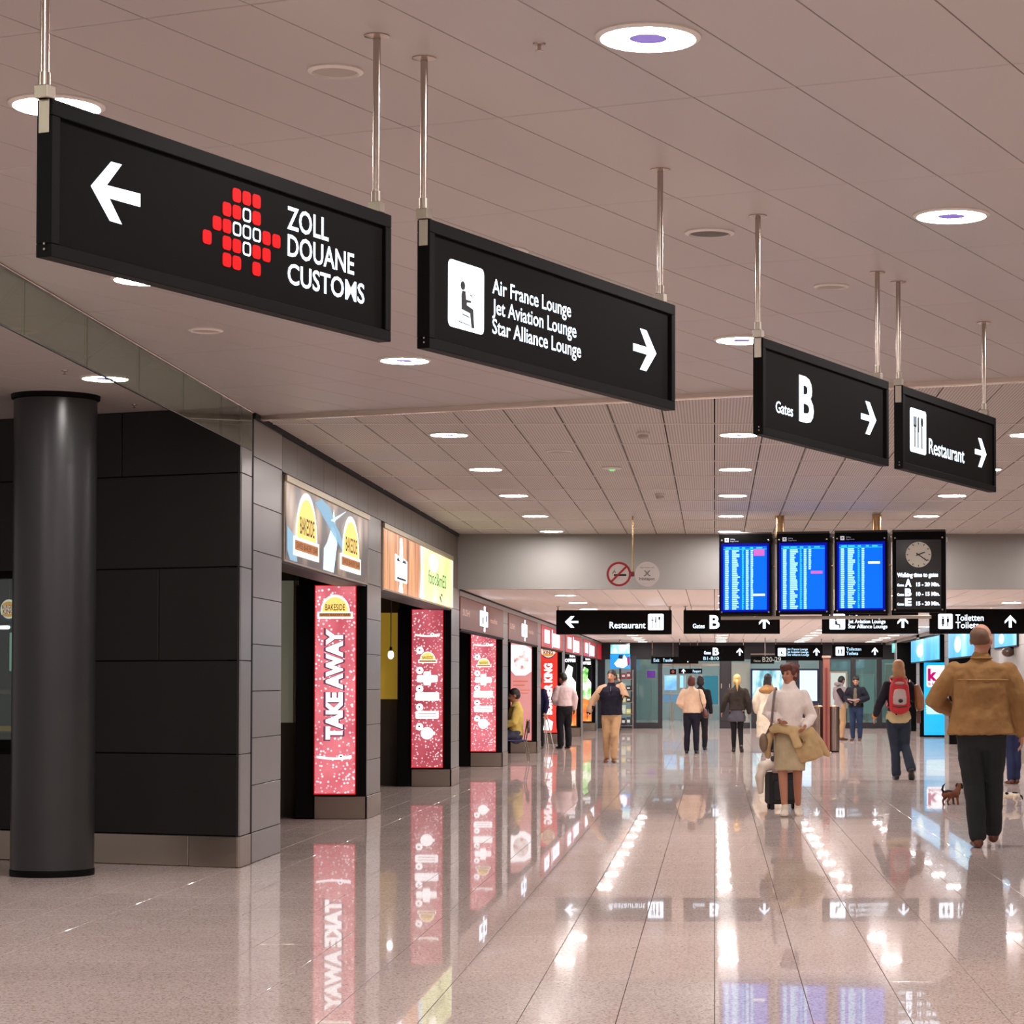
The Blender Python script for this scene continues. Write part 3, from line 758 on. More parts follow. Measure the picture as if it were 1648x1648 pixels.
# ================================================================ SIGNS OF THE PASSAGE (facing the camera)
def far_sign(px0, px1, py0, py1, d, label, zc=ZL, pole=True, name='hanging_sign'):
    a = on_y(px0, py1, d); b = on_y(px1, py0, d); L, H = b.x-a.x, b.z-a.z
    t = thing(name, (a.x, d, a.z), 0, label, 'sign')
    e = .02
    part('housing', M_black, t)(MB().bbox(0, L, .004, .07, 0, H, .003))
    part('face_panel', M_face, t)(MB().box(e, L-e, 0, .006, e, H-e))
    if pole:
        for x in (.03, L-.03):
            pl = part('pole', M_chrome, t, True)(MB().lathe([(.012, H), (.012, zc-a.z)], 12, (x, .037, 0)))
            MB().lathe([(.035, zc-a.z), (.035, zc-a.z-.006)], 16, (x, .037, 0)).build('flange', M_chrome, pl)
    def T(txt, x0, x1, yb, yt, m=M_white, bold=.008):
        p = on_y(x0, yb, d); q = on_y(x1, yt, d); lettering('lettering', m, t, txt, p.x-a.x, p.z-a.z, q.z-p.z, q.x-p.x, -.003, bold)
    def U(cx, cy, w, h):
        p = on_y(cx, cy, d); k = d/F; part('arrow', M_white, t)(flat(up_arrow(p.x-a.x, p.z-a.z, w/2*k, h/2*k), -.004))
    def B(x0, x1, y0, y1, fn):
        p = on_y(x0, y1, d); q = on_y(x1, y0, d); fn(t, p.x-a.x, q.x-a.x, p.z-a.z, q.z-a.z, -.002)
    return t, T, U, B
def wc_picto(t, x0, x1, z0, z1, dy):
    part('pictogram_field', M_white, t)(flat(round_rect(x0, x1, z0, z1, .08*(x1-x0)), dy-.002)); W, H = x1-x0, z1-z0
    def q(a, b): return (x0+a*W, z0+b*H)
    ps = []
    for c in (.33, .67):
        ps += [disc(*q(c, .78), .06*W, None, 14), ccw([q(c-.09, .45), q(c-.08, .7), q(c+.08, .7), q(c+.09, .45), q(c+.05, .45), q(c+.045, .15), q(c-.045, .15), q(c-.05, .45)])]
    ps.append(ccw([q(.18, .42), q(.33, .26), q(.48, .42)])); part('toilet_figures', M_ink, t)(flats(ps, dy-.004))
D1 = 42.0
t, T, U, B = far_sign(895, 1081, 982, 1021, D1, 'low black hanging sign pointing left to the restaurant with a cutlery pictogram')
p = on_y(920, 1001, D1); a0 = on_y(895, 1021, D1)
part('arrow', M_white, t)(flat(ccw(arrow_poly(p.x-a0.x, p.z-a0.z, .115, .10, False)), -.004))
T('Restaurant', 981, 1039, 1011, 1001); B(1043, 1068, 988, 1014, cutlery)
t, T, U, B = far_sign(1100, 1255, 982, 1020, D1, 'low black hanging sign to the gates with an up arrow below the blue boards')
T('Gates', 1115, 1134, 1011, 1004); T('B', 1142, 1158, 1011, 991, bold=.03); U(1230, 1002, 17, 19)
t, T, U, B = far_sign(1323, 1478, 982, 1020, D1, 'low black hanging sign to the lounges below the third board')
B(1335, 1360, 988, 1013, lounge_picto); T('Air France Lounge', 1365, 1420, 995, 990); T('Jet Aviation Lounge', 1365, 1425, 1003, 997); T('Star Alliance Lounge', 1365, 1428, 1011, 1005); U(1453, 1001, 17, 19)
t, T, U, B = far_sign(1496, 1678, 980, 1020, D1, 'low black hanging sign to the toilets above the tan-jacketed man')
B(1510, 1533, 988, 1012, wc_picto); T('Toiletten', 1538, 1583, 999, 989); T('Toilets', 1538, 1575, 1011, 1001); U(1626, 1000, 18, 20)
D2 = 72.0
t, T, U, B = far_sign(1092, 1198, 1039, 1064, D2, 'small far hanging sign to the gates before the end wall')
T('Gates', 1133, 1144, 1053, 1048); T('B', 1147, 1157, 1054, 1043, bold=.03); U(1194.5-4, 1049, 10, 12); T('B1-B10', 1132, 1157, 1062, 1057, M_cyanw)
t, T, U, B = far_sign(1247, 1324, 1038, 1063, D2, 'small far hanging sign to the lounges beside the red post')
B(1252, 1265, 1043, 1056, lounge_picto); T('Air France Lounge', 1267, 1300, 1046.5, 1043, M_cyanw); T('Jet Aviation Lounge', 1267, 1301, 1051, 1047.5, M_cyanw); T('Star Alliance Lounge', 1267, 1302, 1055.5, 1052, M_cyanw); U(1314, 1049, 10, 12)
t, T, U, B = far_sign(1339, 1421, 1038, 1058, D2, 'small far hanging sign to the toilets beside the red post')
B(1345, 1359, 1041, 1055, wc_picto); T('Toiletten', 1362, 1386, 1047, 1042, M_cyanw); T('Toilets', 1362, 1381, 1054, 1049, M_cyanw); U(1408, 1048, 10, 12)
t, T, U, B = far_sign(1208, 1246, 1056, 1068, 70.0, 'dark sign with gate numbers hung on a grey bar', pole=False)
T('Gates', 1213, 1224, 1065, 1062, mat('sign_grey_letter', (170, 176, 170), .5)); T('B20-29', 1227, 1258-1, 1065, 1057.5, MATS['sign_grey_letter'])
part('bar', M_steel, t)(MB().bbox(0, .7, .01, .04, .26, .29, .003)); zz = t.location.z
part('pole', M_chrome, t)(MB().lathe([(.015, .2), (.015, ZL-zz)], 12, (.42, .025, 0)))

# ================================================================ DEPARTURE BOARDS AND CLOCK
BD = 30.45
BRZ = R(-12)
FB0 = on_y(1157, 990, BD); FB = Frame((FB0.x, FB0.y, 0), BRZ)
M_scr = glow('screen_blue', (10, 112, 255), .95); M_scr2 = glow('screen_dark_blue', (6, 16, 170), .8)
M_row = glow('screen_text', (180, 244, 255), 1.5); M_rowc = glow('screen_text_cyan', (60, 215, 255), 1.3)
M_pink = glow('screen_pink', (215, 110, 205), 1.0); M_yel = glow('screen_white', (255, 250, 235), 1.6)
M_gold = mat('brass_bracket', (214, 176, 130), .25, metal=1)
def board(px0, px1, py0, py1, label, cat='screen'):
    a = FB.px(px0, py1); b = FB.px(px1, py0); L, H = b[0]-a[0], b[1]-a[1]
    o = FB.M @ Vector((a[0], 0, 0)); t = thing('departure_board' if cat == 'screen' else 'clock_board', (o.x, o.y, a[1]), BRZ, label, cat)
    part('housing', M_black, t)(MB().bbox(0, L, .006, .11, 0, H, .006))
    for x in (.035, L-.035):
        for z in (.035, H-.075): autosmooth(part('bolt', M_chrome, t)(MB().lathe([(.011, 0), (.011, .006), (.007, .009)], 12, (x, .006, z), 'y')))
    part('top_cap', mat('board_cap', (58, 52, 52), .4), t)(MB().bbox(0, L, .004, .14, H, H+.025, .003))
    return t, L, H
def block_row(mb, x, z, w, h, rng):
    while w > h*.35:
        cw = min(w, h*rng.uniform(.42, .6)); mb.add([(x, -.006, z), (x+cw*.8, -.006, z), (x+cw*.8, -.006, z+h), (x, -.006, z+h)], [(0, 1, 2, 3)]); x += cw; w -= cw
def departures(px0, px1, py0, py1, label, seed, short, special):
    t, L, H = board(px0, px1, py0, py1, label); rng = random.Random(seed)
    part('bezel_glow', M_scr2, t)(MB().box(.03, L-.03, -.001, .008, .04, H-.115))
    sx0, sx1, sz0, sz1 = .06, L-.06, .065, H-.15
    part('screen', M_scr, t)(MB().box(sx0, sx1, -.004, 0, sz0, sz1))
    W, Hs = sx1-sx0, sz1-sz0; n = 32; rh = (Hs-.045)/n
    part('heading_rule', M_rowc, t)(MB().box(sx0, sx1, -.006, -.004, sz1-.04, sz1-.034))
    hb = MB()
    for c, wd in ((.05, .14), (.21, .16), (.43, .08), (.62, .07), (.76, .14)): block_row(hb, sx0+c*W, sz1-.028, wd*W, .016, rng)
    o = part('column_headings', M_rowc, t)(hb); o['kind'] = 'stuff'
    m1, m2 = MB(), MB()
    for r in range(n):
        z = sz1-.045-(r+1)*rh+rh*.16; h = rh*.72
        block_row(m1, sx0+.04*W, z, .085*W, h, rng); block_row(m1, sx0+.2*W, z, rng.uniform(.10, .19)*W, h, rng)
        block_row(m2, sx0+.43*W, z, .045*W, h, rng); block_row(m1, sx0+.52*W, z, .065*W, h, rng)
        if r < short: block_row(m1, sx0+.63*W, z, .06*W, h, rng)
    o = part('flight_rows', M_row, t)(m1); o['kind'] = 'stuff'
    o = part('time_rows', M_rowc, t)(m2); o['kind'] = 'stuff'
    for (a, b, z, hh, m) in special:
        part('status_field', m, t)(flat(round_rect(sx0+a*W, sx0+b*W, sz1-z*Hs-hh, sz1-z*Hs, .004), -.008))
        if m is M_pink:
            k = max(1, int(hh/.03))
            for i in range(k): mb = MB(); block_row(mb, sx0+(a+.06)*W, sz1-z*Hs-hh+(i+.25)*hh/k, (b-a-.12)*W, hh/k*.5, rng); part('status_text', M_yel, t)(mb)
    part('plane_icon_field', mat('icon_white', (205, 205, 215), .4, emit=.5), t)(MB().box(.075, .125, -.002, .008, H-.095, H-.045))
    part('plane_icon', M_ink, t)(flats([ccw([(.083, H-.078), (.088, H-.07), (.116, H-.058), (.118, H-.062)]), ccw([(.098, H-.067), (.104, H-.06), (.092, H-.055), (.088, H-.056)]), ccw([(.104, H-.066), (.110, H-.083), (.106, H-.085), (.097, H-.07)])], -.004))
    mt = mat('board_letter', (150, 155, 175), .5, emit=.35)
    part('lettering', mt, t)(text_mb('Abflug', .145, H-.066, .016, None, .003, .01)); part('lettering', mt, t)(text_mb('Departures', .145, H-.092, .016, None, .003, .01))
departures(1157, 1241.5, 859.5, 990, 'blue departure board with a pink block at the top right', 1, 32, [(.70, .95, .045, .085, M_pink), (.69, .96, .75, .026, M_yel)])
departures(1250, 1335, 858, 989, 'blue departure board with a single pink field in its middle', 2, 11, [(.68, .95, .40, .036, M_pink)])
departures(1343, 1428, 856, 987.5, 'blue departure board with a white bar high on the right', 3, 0, [(.67, .94, .27, .028, M_yel)])
t, L, H = board(1436, 1521, 855, 986, 'black board with a round clock and walking times', 'clock')
part('glass_front', mat('board_glass', (30, 28, 30), .15), t)(MB().box(.05, L-.05, -.0, .008, .04, H-.1))
cx, cz, cr = L*.5, H*.715, .158
clk = part('clock_face', mat('clock_white', (216, 210, 196), .5, emit=.06), t)(flat(disc(cx, cz, cr, None, 48), -.012, .012))
tk = []
for i in range(12):
    a = R(30*i); r0, r1 = cr*.80, cr*.93; wd = .005
    dx, dz = math.sin(a), math.cos(a); tk.append(ccw([(cx+dx*r0-dz*wd, cz+dz*r0+dx*wd), (cx+dx*r1-dz*wd, cz+dz*r1+dx*wd), (cx+dx*r1+dz*wd, cz+dz*r1-dx*wd), (cx+dx*r0+dz*wd, cz+dz*r0-dx*wd)]))
flats(tk, -.015).build('hour_mark', M_ink, clk)
for nm, ang, ln in (('hour_hand', 70, .55), ('minute_hand', 126, .85)):
    a = R(ang); dx, dz = math.sin(a), math.cos(a); wd = .006; r0, r1 = -cr*.2, cr*ln
    flat(ccw([(cx+dx*r0-dz*wd, cz+dz*r0+dx*wd), (cx+dx*r1-dz*wd, cz+dz*r1+dx*wd), (cx+dx*r1+dz*wd, cz+dz*r1-dx*wd), (cx+dx*r0+dz*wd, cz+dz*r0-dx*wd)]), -.018).build(nm, M_ink, clk)
lettering('lettering', M_white, t, 'Walking time to gates', .062, H*.44, .05, L-.15, -.003, .035)
for i, (g_, tm_) in enumerate((('A', '15 - 20 Min.'), ('B', '10 - 15 Min.'), ('E', '15 - 20 Min.'))):
    z = H*.325-i*H*.118
    part('lettering', M_white, t)(text_mb('Gates', .062, z, .032, .085, -.003, .02)); part('lettering', M_white, t)(text_mb(g_, .16, z, .085, .08, -.003, .05)); lettering('lettering', M_white, t, tm_, .30, z, .045, .29, -.003, .035)
# the frame that carries the boards
def bl(px, py, dy=.2): p = FB.px(px, py, dy); return p
t = thing('board_frame', tuple(FB0), BRZ, 'steel tube frame hung from the ceiling behind the blue boards', 'frame')
zb = FB0.z
xa = bl(1246, 900)[0]; xb_ = bl(1432, 900)[0]
for x in (bl(1255, 850)[0], bl(1411, 850)[0]): autosmooth(part('hanger_tube', M_gold, t)(MB().lathe([(.058, .9), (.058, ZC-zb-.012)], 32, (x, .2, 0))))
for x in (xa, bl(1339, 900)[0], xb_): part('upright', M_steel, t)(MB().bbox(x-.02, x+.02, .15, .2, -.02, .98, .004))
for x in (xa, bl(1339, 900)[0], xb_): part('clip', M_gold, t)(MB().bbox(x-.03, x+.03, .09, .15, .60, .625, .004))
part('beam', M_steel, t)(MB().bbox(-.02, bl(1524, 900)[0], .15, .25, .9, .96, .004))
part('bottom_rail', M_steel, t)(MB().bbox(.0, bl(1500, 990)[0], .115, .16, -.055, -.012, .004))

# ================================================================ NO-SMOKING AND HOTSPOT DISCS
ND = 30.5
t = thing('disc_sign', tuple(on_y(1018, 924, ND)), 0, 'pair of round signs on a rod, no smoking and hotspot', 'sign')
zr = t.location.z; rr = .155; ox = on_y(996, 924, ND).x-t.location.x; ox2 = on_y(1041.5, 924, ND).x-t.location.x
part('rod', M_gold, t)(MB().lathe([(.009, -.03), (.009, ZC-.012-zr)], 12, (0, .03, 0)))
part('clamp', mat('clamp_red', (120, 60, 60), .4), t)(MB().bbox(-.022, .022, .0, .035, -.03, .03, .003))
M_dw = mat('enamel_white', (222, 214, 208), .4); M_dr = mat('enamel_red', (170, 30, 40), .4)
d1 = part('no_smoking_disc', M_dw, t)(flat(disc(ox, 0, rr, None, 48), -.004, .008))
n = 48; ro, ri = disc(ox, 0, rr, None, n), disc(ox, 0, rr*.82, None, n)
MB().add([(a, -.0055, b) for a, b in ro+ri], [(i, (i+1) % n, (i+1) % n+n, i+n) for i in range(n)]).build('red_ring', M_dr, d1)
def barp(cx, cz, l, w_, a): c, s = math.cos(R(a)), math.sin(R(a)); return ccw([(cx+c*x-s*z, cz+s*x+c*z) for x, z in ((-l, -w_), (l, -w_), (l, w_), (-l, w_))])
flats([barp(ox+.015, -.012, .078, .012, 0), barp(ox-.07, .02, .02, .004, 60), barp(ox-.05, .035, .02, .004, 110)], -.0065, .001).build('cigarette', M_ink, d1)
flat(barp(ox, 0, rr*.9, .013, 45), -.009, .002).build('red_bar', M_dr, d1)
d2 = part('hotspot_disc', M_dw, t)(flat(disc(ox2, 0, rr, None, 48), -.004, .008))
text_mb('Hotspot', ox2-.095, -.075, .034, .19, -.006, .01).build('lettering', mat('print_grey', (70, 62, 60), .5), d2)
text_mb('Public Wireless LAN', ox2-.09, .075, .014, .18, -.006, 0).build('lettering', MATS['print_grey'], d2)
xs_ = []
for sgn in (1, -1):
    o_ = disc(ox2+sgn*.055, .01, .052, .04, 14, 110 if sgn > 0 else -70, 250 if sgn > 0 else 70); i_ = disc(ox2+sgn*.055, .01, .042, .031, 14, 110 if sgn > 0 else -70, 250 if sgn > 0 else 70)
    m = len(o_); xs_.append((o_, i_))
mb = MB()
for o_, i_ in xs_:
    m = len(o_); mb.add([(a, -.006, b) for a, b in o_+i_], [(i, i+1, i+1+m, i+m) for i in range(m-1)])
mb.build('hotspot_mark', MATS['print_grey'], d2)

# ================================================================ SHOP FRONT LIGHT BOXES
M_domeY = glow('logo_yellow', (255, 214, 120), 1.15); M_domeW = glow('logo_cream', (255, 250, 240), 1.5); M_logoT = glow('logo_brown', (80, 30, 20), .5); M_logoB = glow('logo_orange', (190, 120, 70), .9)
def logo(t, cx, z0, w_, h, y=-.004, st=1.0):
    """yellow dome with the bakery's name and the band below"""
    W2 = w_/2
    part('logo_outline', M_domeW, t)(flat(ccw([(cx+x, z) for x, z in [(W2*1.12, z0-h*.06), (W2*1.12, z0+h*.28)]]+disc(cx, z0+h*.28, W2*.92, h*.86, 20, 0, 180)+[(cx-W2*1.12, z0+h*.28), (cx-W2*1.12, z0-h*.06)]), y))
    part('logo_dome', M_domeY, t)(flat(ccw(disc(cx, z0+h*.28, W2*.82, h*.74, 20, 0, 180)), y-.002))
    part('logo_name', M_logoT, t)(text_mb('BAKESIDE', cx-W2*.62, z0+h*.36, h*.30, W2*1.24, y-.005, .01))
    part('logo_band', M_logoB, t)(flat(ccw([(cx-W2, z0+h*.04), (cx+W2, z0+h*.04), (cx+W2, z0+h*.22), (cx-W2, z0+h*.22)]), y-.002))
    part('logo_band_text', M_logoT, t)(text_mb('SWISS BAKERY BAR', cx-W2*.93, z0+h*.075, h*.11, W2*1.86, y-.005, .0))
def lightbox(y0, y1, z0, z1, label, m, x=XL, name='shop_lightbox', d=.1):
    t = thing(name, (x+.02, y0, z0), R(90), label, 'light box'); L, H = y1-y0, z1-z0
    part('case', mat('lightbox_case', (196, 186, 170), .3, metal=.6), t)(MB().bbox(0, L, .004, d, 0, H, .004))
    part('top_rail', mat('lightbox_rail', (190, 178, 150), .3, metal=.8), t)(MB().bbox(0, L, -.015, .02, H-.055, H, .003))
    part('print', m, t)(MB().box(.015, L-.015, -.004, .006, .015, H-.065))
    return t, L, H
P_alm = picture('print_almonds', [(.0, (196, 188, 184)), (.16, (178, 156, 138)), (.34, (150, 122, 100)), (.5, (112, 88, 76)), (.62, (66, 54, 52))], .95, 2.4, (1, 1, .75), 'vor')
t, L, H = lightbox(20.35, 25.25, 2.44, 3.17, 'backlit shop sign with two yellow dome logos over brown almonds', P_alm)
M_leaf = glow('leaf_pale_blue', (205, 236, 250), 1.25); M_leaf2 = glow('leaf_blue', (150, 190, 215), .9)
part('leaf', M_leaf, t)(flat(ccw([(1.95, .02), (2.55, .0+.02), (2.75, .3), (2.55, .62), (2.35, .4), (2.15, .28), (1.98, .22)]), -.008))
part('leaf', M_leaf2, t)(flat(ccw([(1.45, .6), (2.3, .45), (2.9, .42), (3.25, .22), (2.9, .36), (2.3, .62), (1.8, .66)]), -.010))
part('leaf', M_leaf2, t)(flat(ccw([(.05, .3), (.35, .25), (.55, .02), (.2, .02), (.06, .1)]), -.008))
for k in range(8):
    z_ = .44+.02*k; part('leaf_hair', M_leaf, t)(flat(ccw([(2.35, .5), (2.55+.1*k, z_+.06), (2.56+.1*k, z_+.07), (2.38, .51)]), -.012))
def tall_logo(cx, z0, h):   # the same dome, tall enough for the flat viewing angle
    logo(t, cx, z0, 1.2, h, -.013)
tall_logo(1.0, .1, .48); tall_logo(3.6, .1, .46)
# second sign: wooden slats and green print
P_wood = picture('print_wood', [(.3, (120, 60, 34)), (.45, (200, 120, 70)), (.55, (235, 170, 110)), (.7, (150, 80, 50))], 1.0, 1.6, (3.2, 1, .25))
t, L, H = lightbox(26.4, 33.35, 2.44, 3.17, 'backlit shop sign with orange wood slats and a pale green panel', P_wood)
P_green = picture('print_green', [(.3, (196, 214, 130)), (.5, (226, 238, 170)), (.7, (250, 255, 225))], 1.25, 1.2)
part('green_print', P_green, t)(MB().box(3.3, L-.02, -.010, -.003, .017, H-.067))
part('milk_stripe', M_leaf, t)(flat(ccw([(3.15, .02), (3.55, .02), (3.5, .3), (3.42, .66), (3.22, .66), (3.3, .4)]), -.013))
part('emblem_field', M_white, t)(flat(ccw([(.95, .14), (1.95, .14), (1.98, .40), (1.6, .42), (1.5, .64), (1.35, .64), (1.3, .42), (.92, .44)]), -.009))
part('emblem_top', M_ink, t)(flats([ccw([(1.0, .365), (1.3, .365), (1.2, .40), (1.1, .41)]), ccw([(1.5, .365), (1.9, .365), (1.8, .395), (1.6, .40)]), ccw([(1.05, .16), (1.85, .16), (1.85, .185), (1.05, .185)])], -.012))
part('emblem_stem', M_white, t)(flat(ccw([(1.25, .02), (1.6, .02), (1.5, .15), (1.35, .15)]), -.009))
part('lettering', glow('print_green_letter', (60, 130, 70), .7), t)(text_mb('food&mES', 4.05, .24, .17, 2.0, -.013, .0))
part('sun_spot', glow('print_sun', (255, 255, 230), 1.6), t)(flat(disc(4.6, .52, .5, .12), -.012))
part('sprig', M_ink, t)(flats([ccw([(5.3, .10), (5.5, .04), (5.55, .05), (5.35, .13)]), ccw([(5.45, .14), (5.6, .12), (5.6, .15), (5.45, .16)])], -.013))
# low fascia signs
M_fb = mat('fascia_brown', (96, 46, 34), .35, emit=.16, ecol=(140, 60, 40)); M_fr = mat('fascia_red', (150, 20, 34), .35, emit=.5, ecol=(190, 24, 40))
for k in range(1, 7):
    y0, y1 = PIERS[k]+1.1, (PIERS[k+1] if k < 6 else 77.6)
    lab = ['dark brown shop fascia with a glowing white emblem beside the bulkhead', 'brown shop fascia with a white emblem above the pale pink poster', 'red shop fascia above the red burger poster', 'red shop fascia above the first dark food poster', 'red shop fascia above the second dark food poster', 'dark red shop fascia at the end of the passage'][k-1]
    t = thing('shop_fascia', (XL+.01, y0, 2.2), R(90), lab, 'sign'); L = y1-y0
    m = M_fb if k < 3 else M_fr
    part('board', m, t)(MB().bbox(0, L, 0, .1, 0, .46, .004)); part('lower_edge', M_black, t)(MB().bbox(0, L, -.008, .1, -.03, 0, .003))
    if k < 3:
        part('emblem', M_white, t)(flats([barp(L*.5, .23, .62, .12, 0), barp(L*.5+.1, .23, .1, .2, 0)], -.006))
        part('emblem_cut', mat('emblem_violet', (70, 50, 110), .5), t)(flats([barp(L*.5-.22, .2, .09, .05, 0), barp(L*.5+.36, .24, .09, .05, 0), barp(L*.5-.02, .23, .02, .14, 0)], -.009))
        part('lettering', mat('fascia_letter', (210, 170, 160), .5, emit=.5), t)(text_mb('SUSHI', .3, .2, .09, 1.0, -.004)); part('lettering', MATS['fascia_letter'], t)(text_mb('noodles', L*.5+1.1, .2, .08, 1.2, -.004))
    elif k < 6:
        part('emblem', M_white, t)(flats([barp(L*.24, .24, .75, .14, 0), barp(L*.68, .2, 1.1, .15, 0), barp(L*.47, .22, .06, .2, 0)], -.006))
        part('emblem_cut', mat('emblem_red', (150, 24, 44), .5, emit=.3), t)(flats([barp(L*.2+.3*i, .24, .03, .07, 0) for i in range(3)]+[barp(L*.58+.3*i, .2, .03, .07, 0) for i in range(5)], -.009))
# ------------------------------------------------ tall posters on the piers
P_pink = starry('print_berry', (178, 74, 88), (222, 124, 132), (255, 236, 240), 1.25, 2.4, 26.0)
P_pink2 = starry('print_berry_dark', (140, 44, 56), (206, 100, 112), (255, 226, 230), 1.1, 1.6, 26.0)
M_pw = glow('print_white', (255, 250, 252), 1.7); M_pe = mat('print_edge_red', (170, 16, 26), .4, emit=.6, ecol=(220, 16, 30))
def poster(k, m, label, w_=.415, right=None, zr=(.27, 2.43), edge=None):
    if right is None: x0, y = XL-.54, PIERS[k]-.022
    else: x0, y = right
    H = zr[1]-zr[0]
    t = thing('poster_lightbox', (x0, y, zr[0]), 0, label, 'light box')
    part('case', M_black, t)(MB().bbox(-.02, w_+.045, .004-.02, .02, -.03, H+.03, .004)); part('edge', edge or M_pe, t)(MB().box(0, w_+.02, -.022, -.01, -.012, H+.008)); part('print', m, t)(MB().box(.01, w_+.01, -.026, -.02, 0, H))
    return t, H
def fork(t, cx, cz, w_, y, m):
    pts = [(cx-w_*.5+w_*i/10, 0, cz-.018*math.sin(math.pi*(i/10))) for i in range(11)]
    up = [(x, z+.012+.006*(i > 6)) for i, (x, _, z) in enumerate(pts)]; dn = [(x, z-.012-.004*(i > 6)) for i, (x, _, z) in enumerate(pts)]
    part('fork', m, t)(flat(ccw(dn+up[::-1]), y)); part('fork_ring', m, t)(flat(disc(cx+w_*.2, cz, .028, .028, 16), y-.001)); part('fork_mark', M_logoT, t)(flat(disc(cx+w_*.2, cz+.004, .011, .008, 10), y-.004))
PY = -.029
t, H = poster(0, P_pink, 'tall red poster with a dome logo and white rotated lettering')
logo(t, .215, 1.83, .33, .21, PY); fork(t, .21, .38, .36, PY, M_pw)
part('lettering', M_pw, t)(text_mb('TAKE AWAY', .285, .56, .15, 1.15, PY-.002, .06, rot=True))
part('lettering_edge', glow('print_edge_grey', (120, 70, 96), .8), t)(text_mb('TAKE AWAY', .293, .545, .17, 1.18, PY, .10, rot=True))
def list_poster(k, label, m):
    t, H = poster(k, m, label); S = H/1327.0
    def P(x, y): return ((x-272)*S*.98+.01, H-(y-108)*S)
    x, z = P(402, 318); fork(t, x, z, .34, PY, M_domeW)
    def bul(y):
        x, z = P(337, y); part('bullet', M_pw, t)(flat(disc(x, z, .05, None, 18), PY)); part('bullet_mark', M_logoT, t)(flat(disc(x-.004, z+.004, .016, .012, 10), PY-.003))
    bul(450); x, z = P(405, 552); logo(t, x, z, .23, .13, PY-.003)
    for yb, yc, w2, h2 in ((620, 690, 175, 60), (775, 840, 200, 68), (930, 995, 195, 65)):
        bul(yb); x, z = P(402, yc); part('text_field', M_pw, t)(flat(round_rect(x-w2*S/2, x+w2*S/2, z-h2*S/2, z+h2*S/2, .02), PY-.001))
        if yb == 620: part('text_field', M_pw, t)(flat(round_rect(x-.05, x+.05, z-.09, z+.1, .02), PY-.001))
        if yb == 930: part('text_line', MATS['print_edge_grey'], t)(flats([barp(x, z+.018, .12, .004, 0), barp(x, z-.02, .12, .004, 0)], PY-.004))
    bul(1095); x, z = P(402, 1150); part('coffee_cup', M_pw, t)(flats([disc(x, z, .088, .085, 20), barp(x+.09, z, .02, .02, 0)], PY-.001))
list_poster(1, 'tall red poster with a white list of symbols beside the wood-slat sign', P_pink2)
list_poster(2, 'tall red poster with a white list of symbols below the first brown fascia', P_pink)
P_pale = picture('print_pale_pink', [(.3, (214, 130, 130)), (.6, (226, 150, 146)), (.8, (236, 170, 164))], .95, 1.0)
t, H = poster(3, P_pale, 'pale pink poster with a white plate of food behind the seated man', edge=mat('print_edge_pink', (190, 90, 90), .4, emit=.4))
part('plate', M_pw, t)(flats([ccw([(.01, 1.42), (.1, 1.32), (.3, 1.32), (.425, 1.4), (.425, 1.86), (.3, 1.93), (.01, 1.95)])], PY)); part('food', picture('print_food', [(.3, (176, 110, 110)), (.5, (250, 230, 226)), (.7, (255, 250, 246))], 1.2, 9.0), t)(flat(disc(.22, 1.64, .16, .2), PY-.004))
part('caption', glow('print_orange_text', (232, 120, 80), .8), t)(flats([barp(.2, 1.2, .15, .012, 0), barp(.17, 1.12, .12, .012, 0), barp(.3, 1.02, .1, .008, 0), barp(.28, .96, .08, .008, 0)], PY))
P_bk = picture('print_burger_red', [(.3, (222, 40, 30)), (.7, (240, 66, 50))], 1.0, 1.0)
t, H = poster(4, P_bk, 'bright red poster with a round burger logo and white rotated lettering')
def burger_logo(t, cx, cz, r, y, s=1.0):
    lw, lo, lr, lbn = glow('burger_cream', (255, 236, 205), .9*s), glow('burger_orange', (232, 160, 70), .9*s), glow('burger_letter', (170, 24, 30), .7*s), glow('burger_blue', (30, 60, 120), .6*s)
    part('logo_disc', lw, t)(flat(disc(cx, cz, r, r, 32), y)); part('logo_bun', lo, t)(flats([ccw(disc(cx, cz+r*.42, r*.74, r*.36, 16, 0, 180)), ccw(disc(cx, cz-r*.42, r*.74, r*.3, 16, 180, 360))], y-.002))
    part('logo_name', lr, t)(text_mb('BURGER', cx-r*.78, cz+r*.08, r*.34, r*1.5, y-.005, .03)); part('logo_name', lr, t)(text_mb('KING', cx-r*.68, cz-r*.40, r*.42, r*1.34, y-.005, .03))
    part('logo_swoosh', lbn, t)(flat(ccw(disc(cx, cz, r*1.04, r*1.04, 16, 215, 335)+disc(cx+.02*r, cz+.08*r, r*.96, r*.98, 16, 215, 335)[::-1]), y-.001))
burger_logo(t, .215, 1.93, .17, PY)
part('lettering', M_pw, t)(text_mb('BURGER KING', .30, .42, .17, 1.22, PY-.002, .05, rot=True)); part('drink', M_pw, t)(flat(ccw([(.1, .05), (.3, .05), (.33, .25), (.22, .32), (.08, .24)]), PY))
P_blk = mat('print_black_gloss', (20, 22, 24), .25, emit=.05, ecol=(60, 70, 80))
P_grn = picture('print_salad', [(.3, (40, 120, 50)), (.45, (140, 220, 110)), (.6, (250, 255, 235)), (.8, (255, 255, 250))], 1.4, 5.0); P_org = picture('print_orange', [(.3, (220, 70, 30)), (.6, (250, 140, 60)), (.8, (255, 200, 110))], 1.2, 5.0)
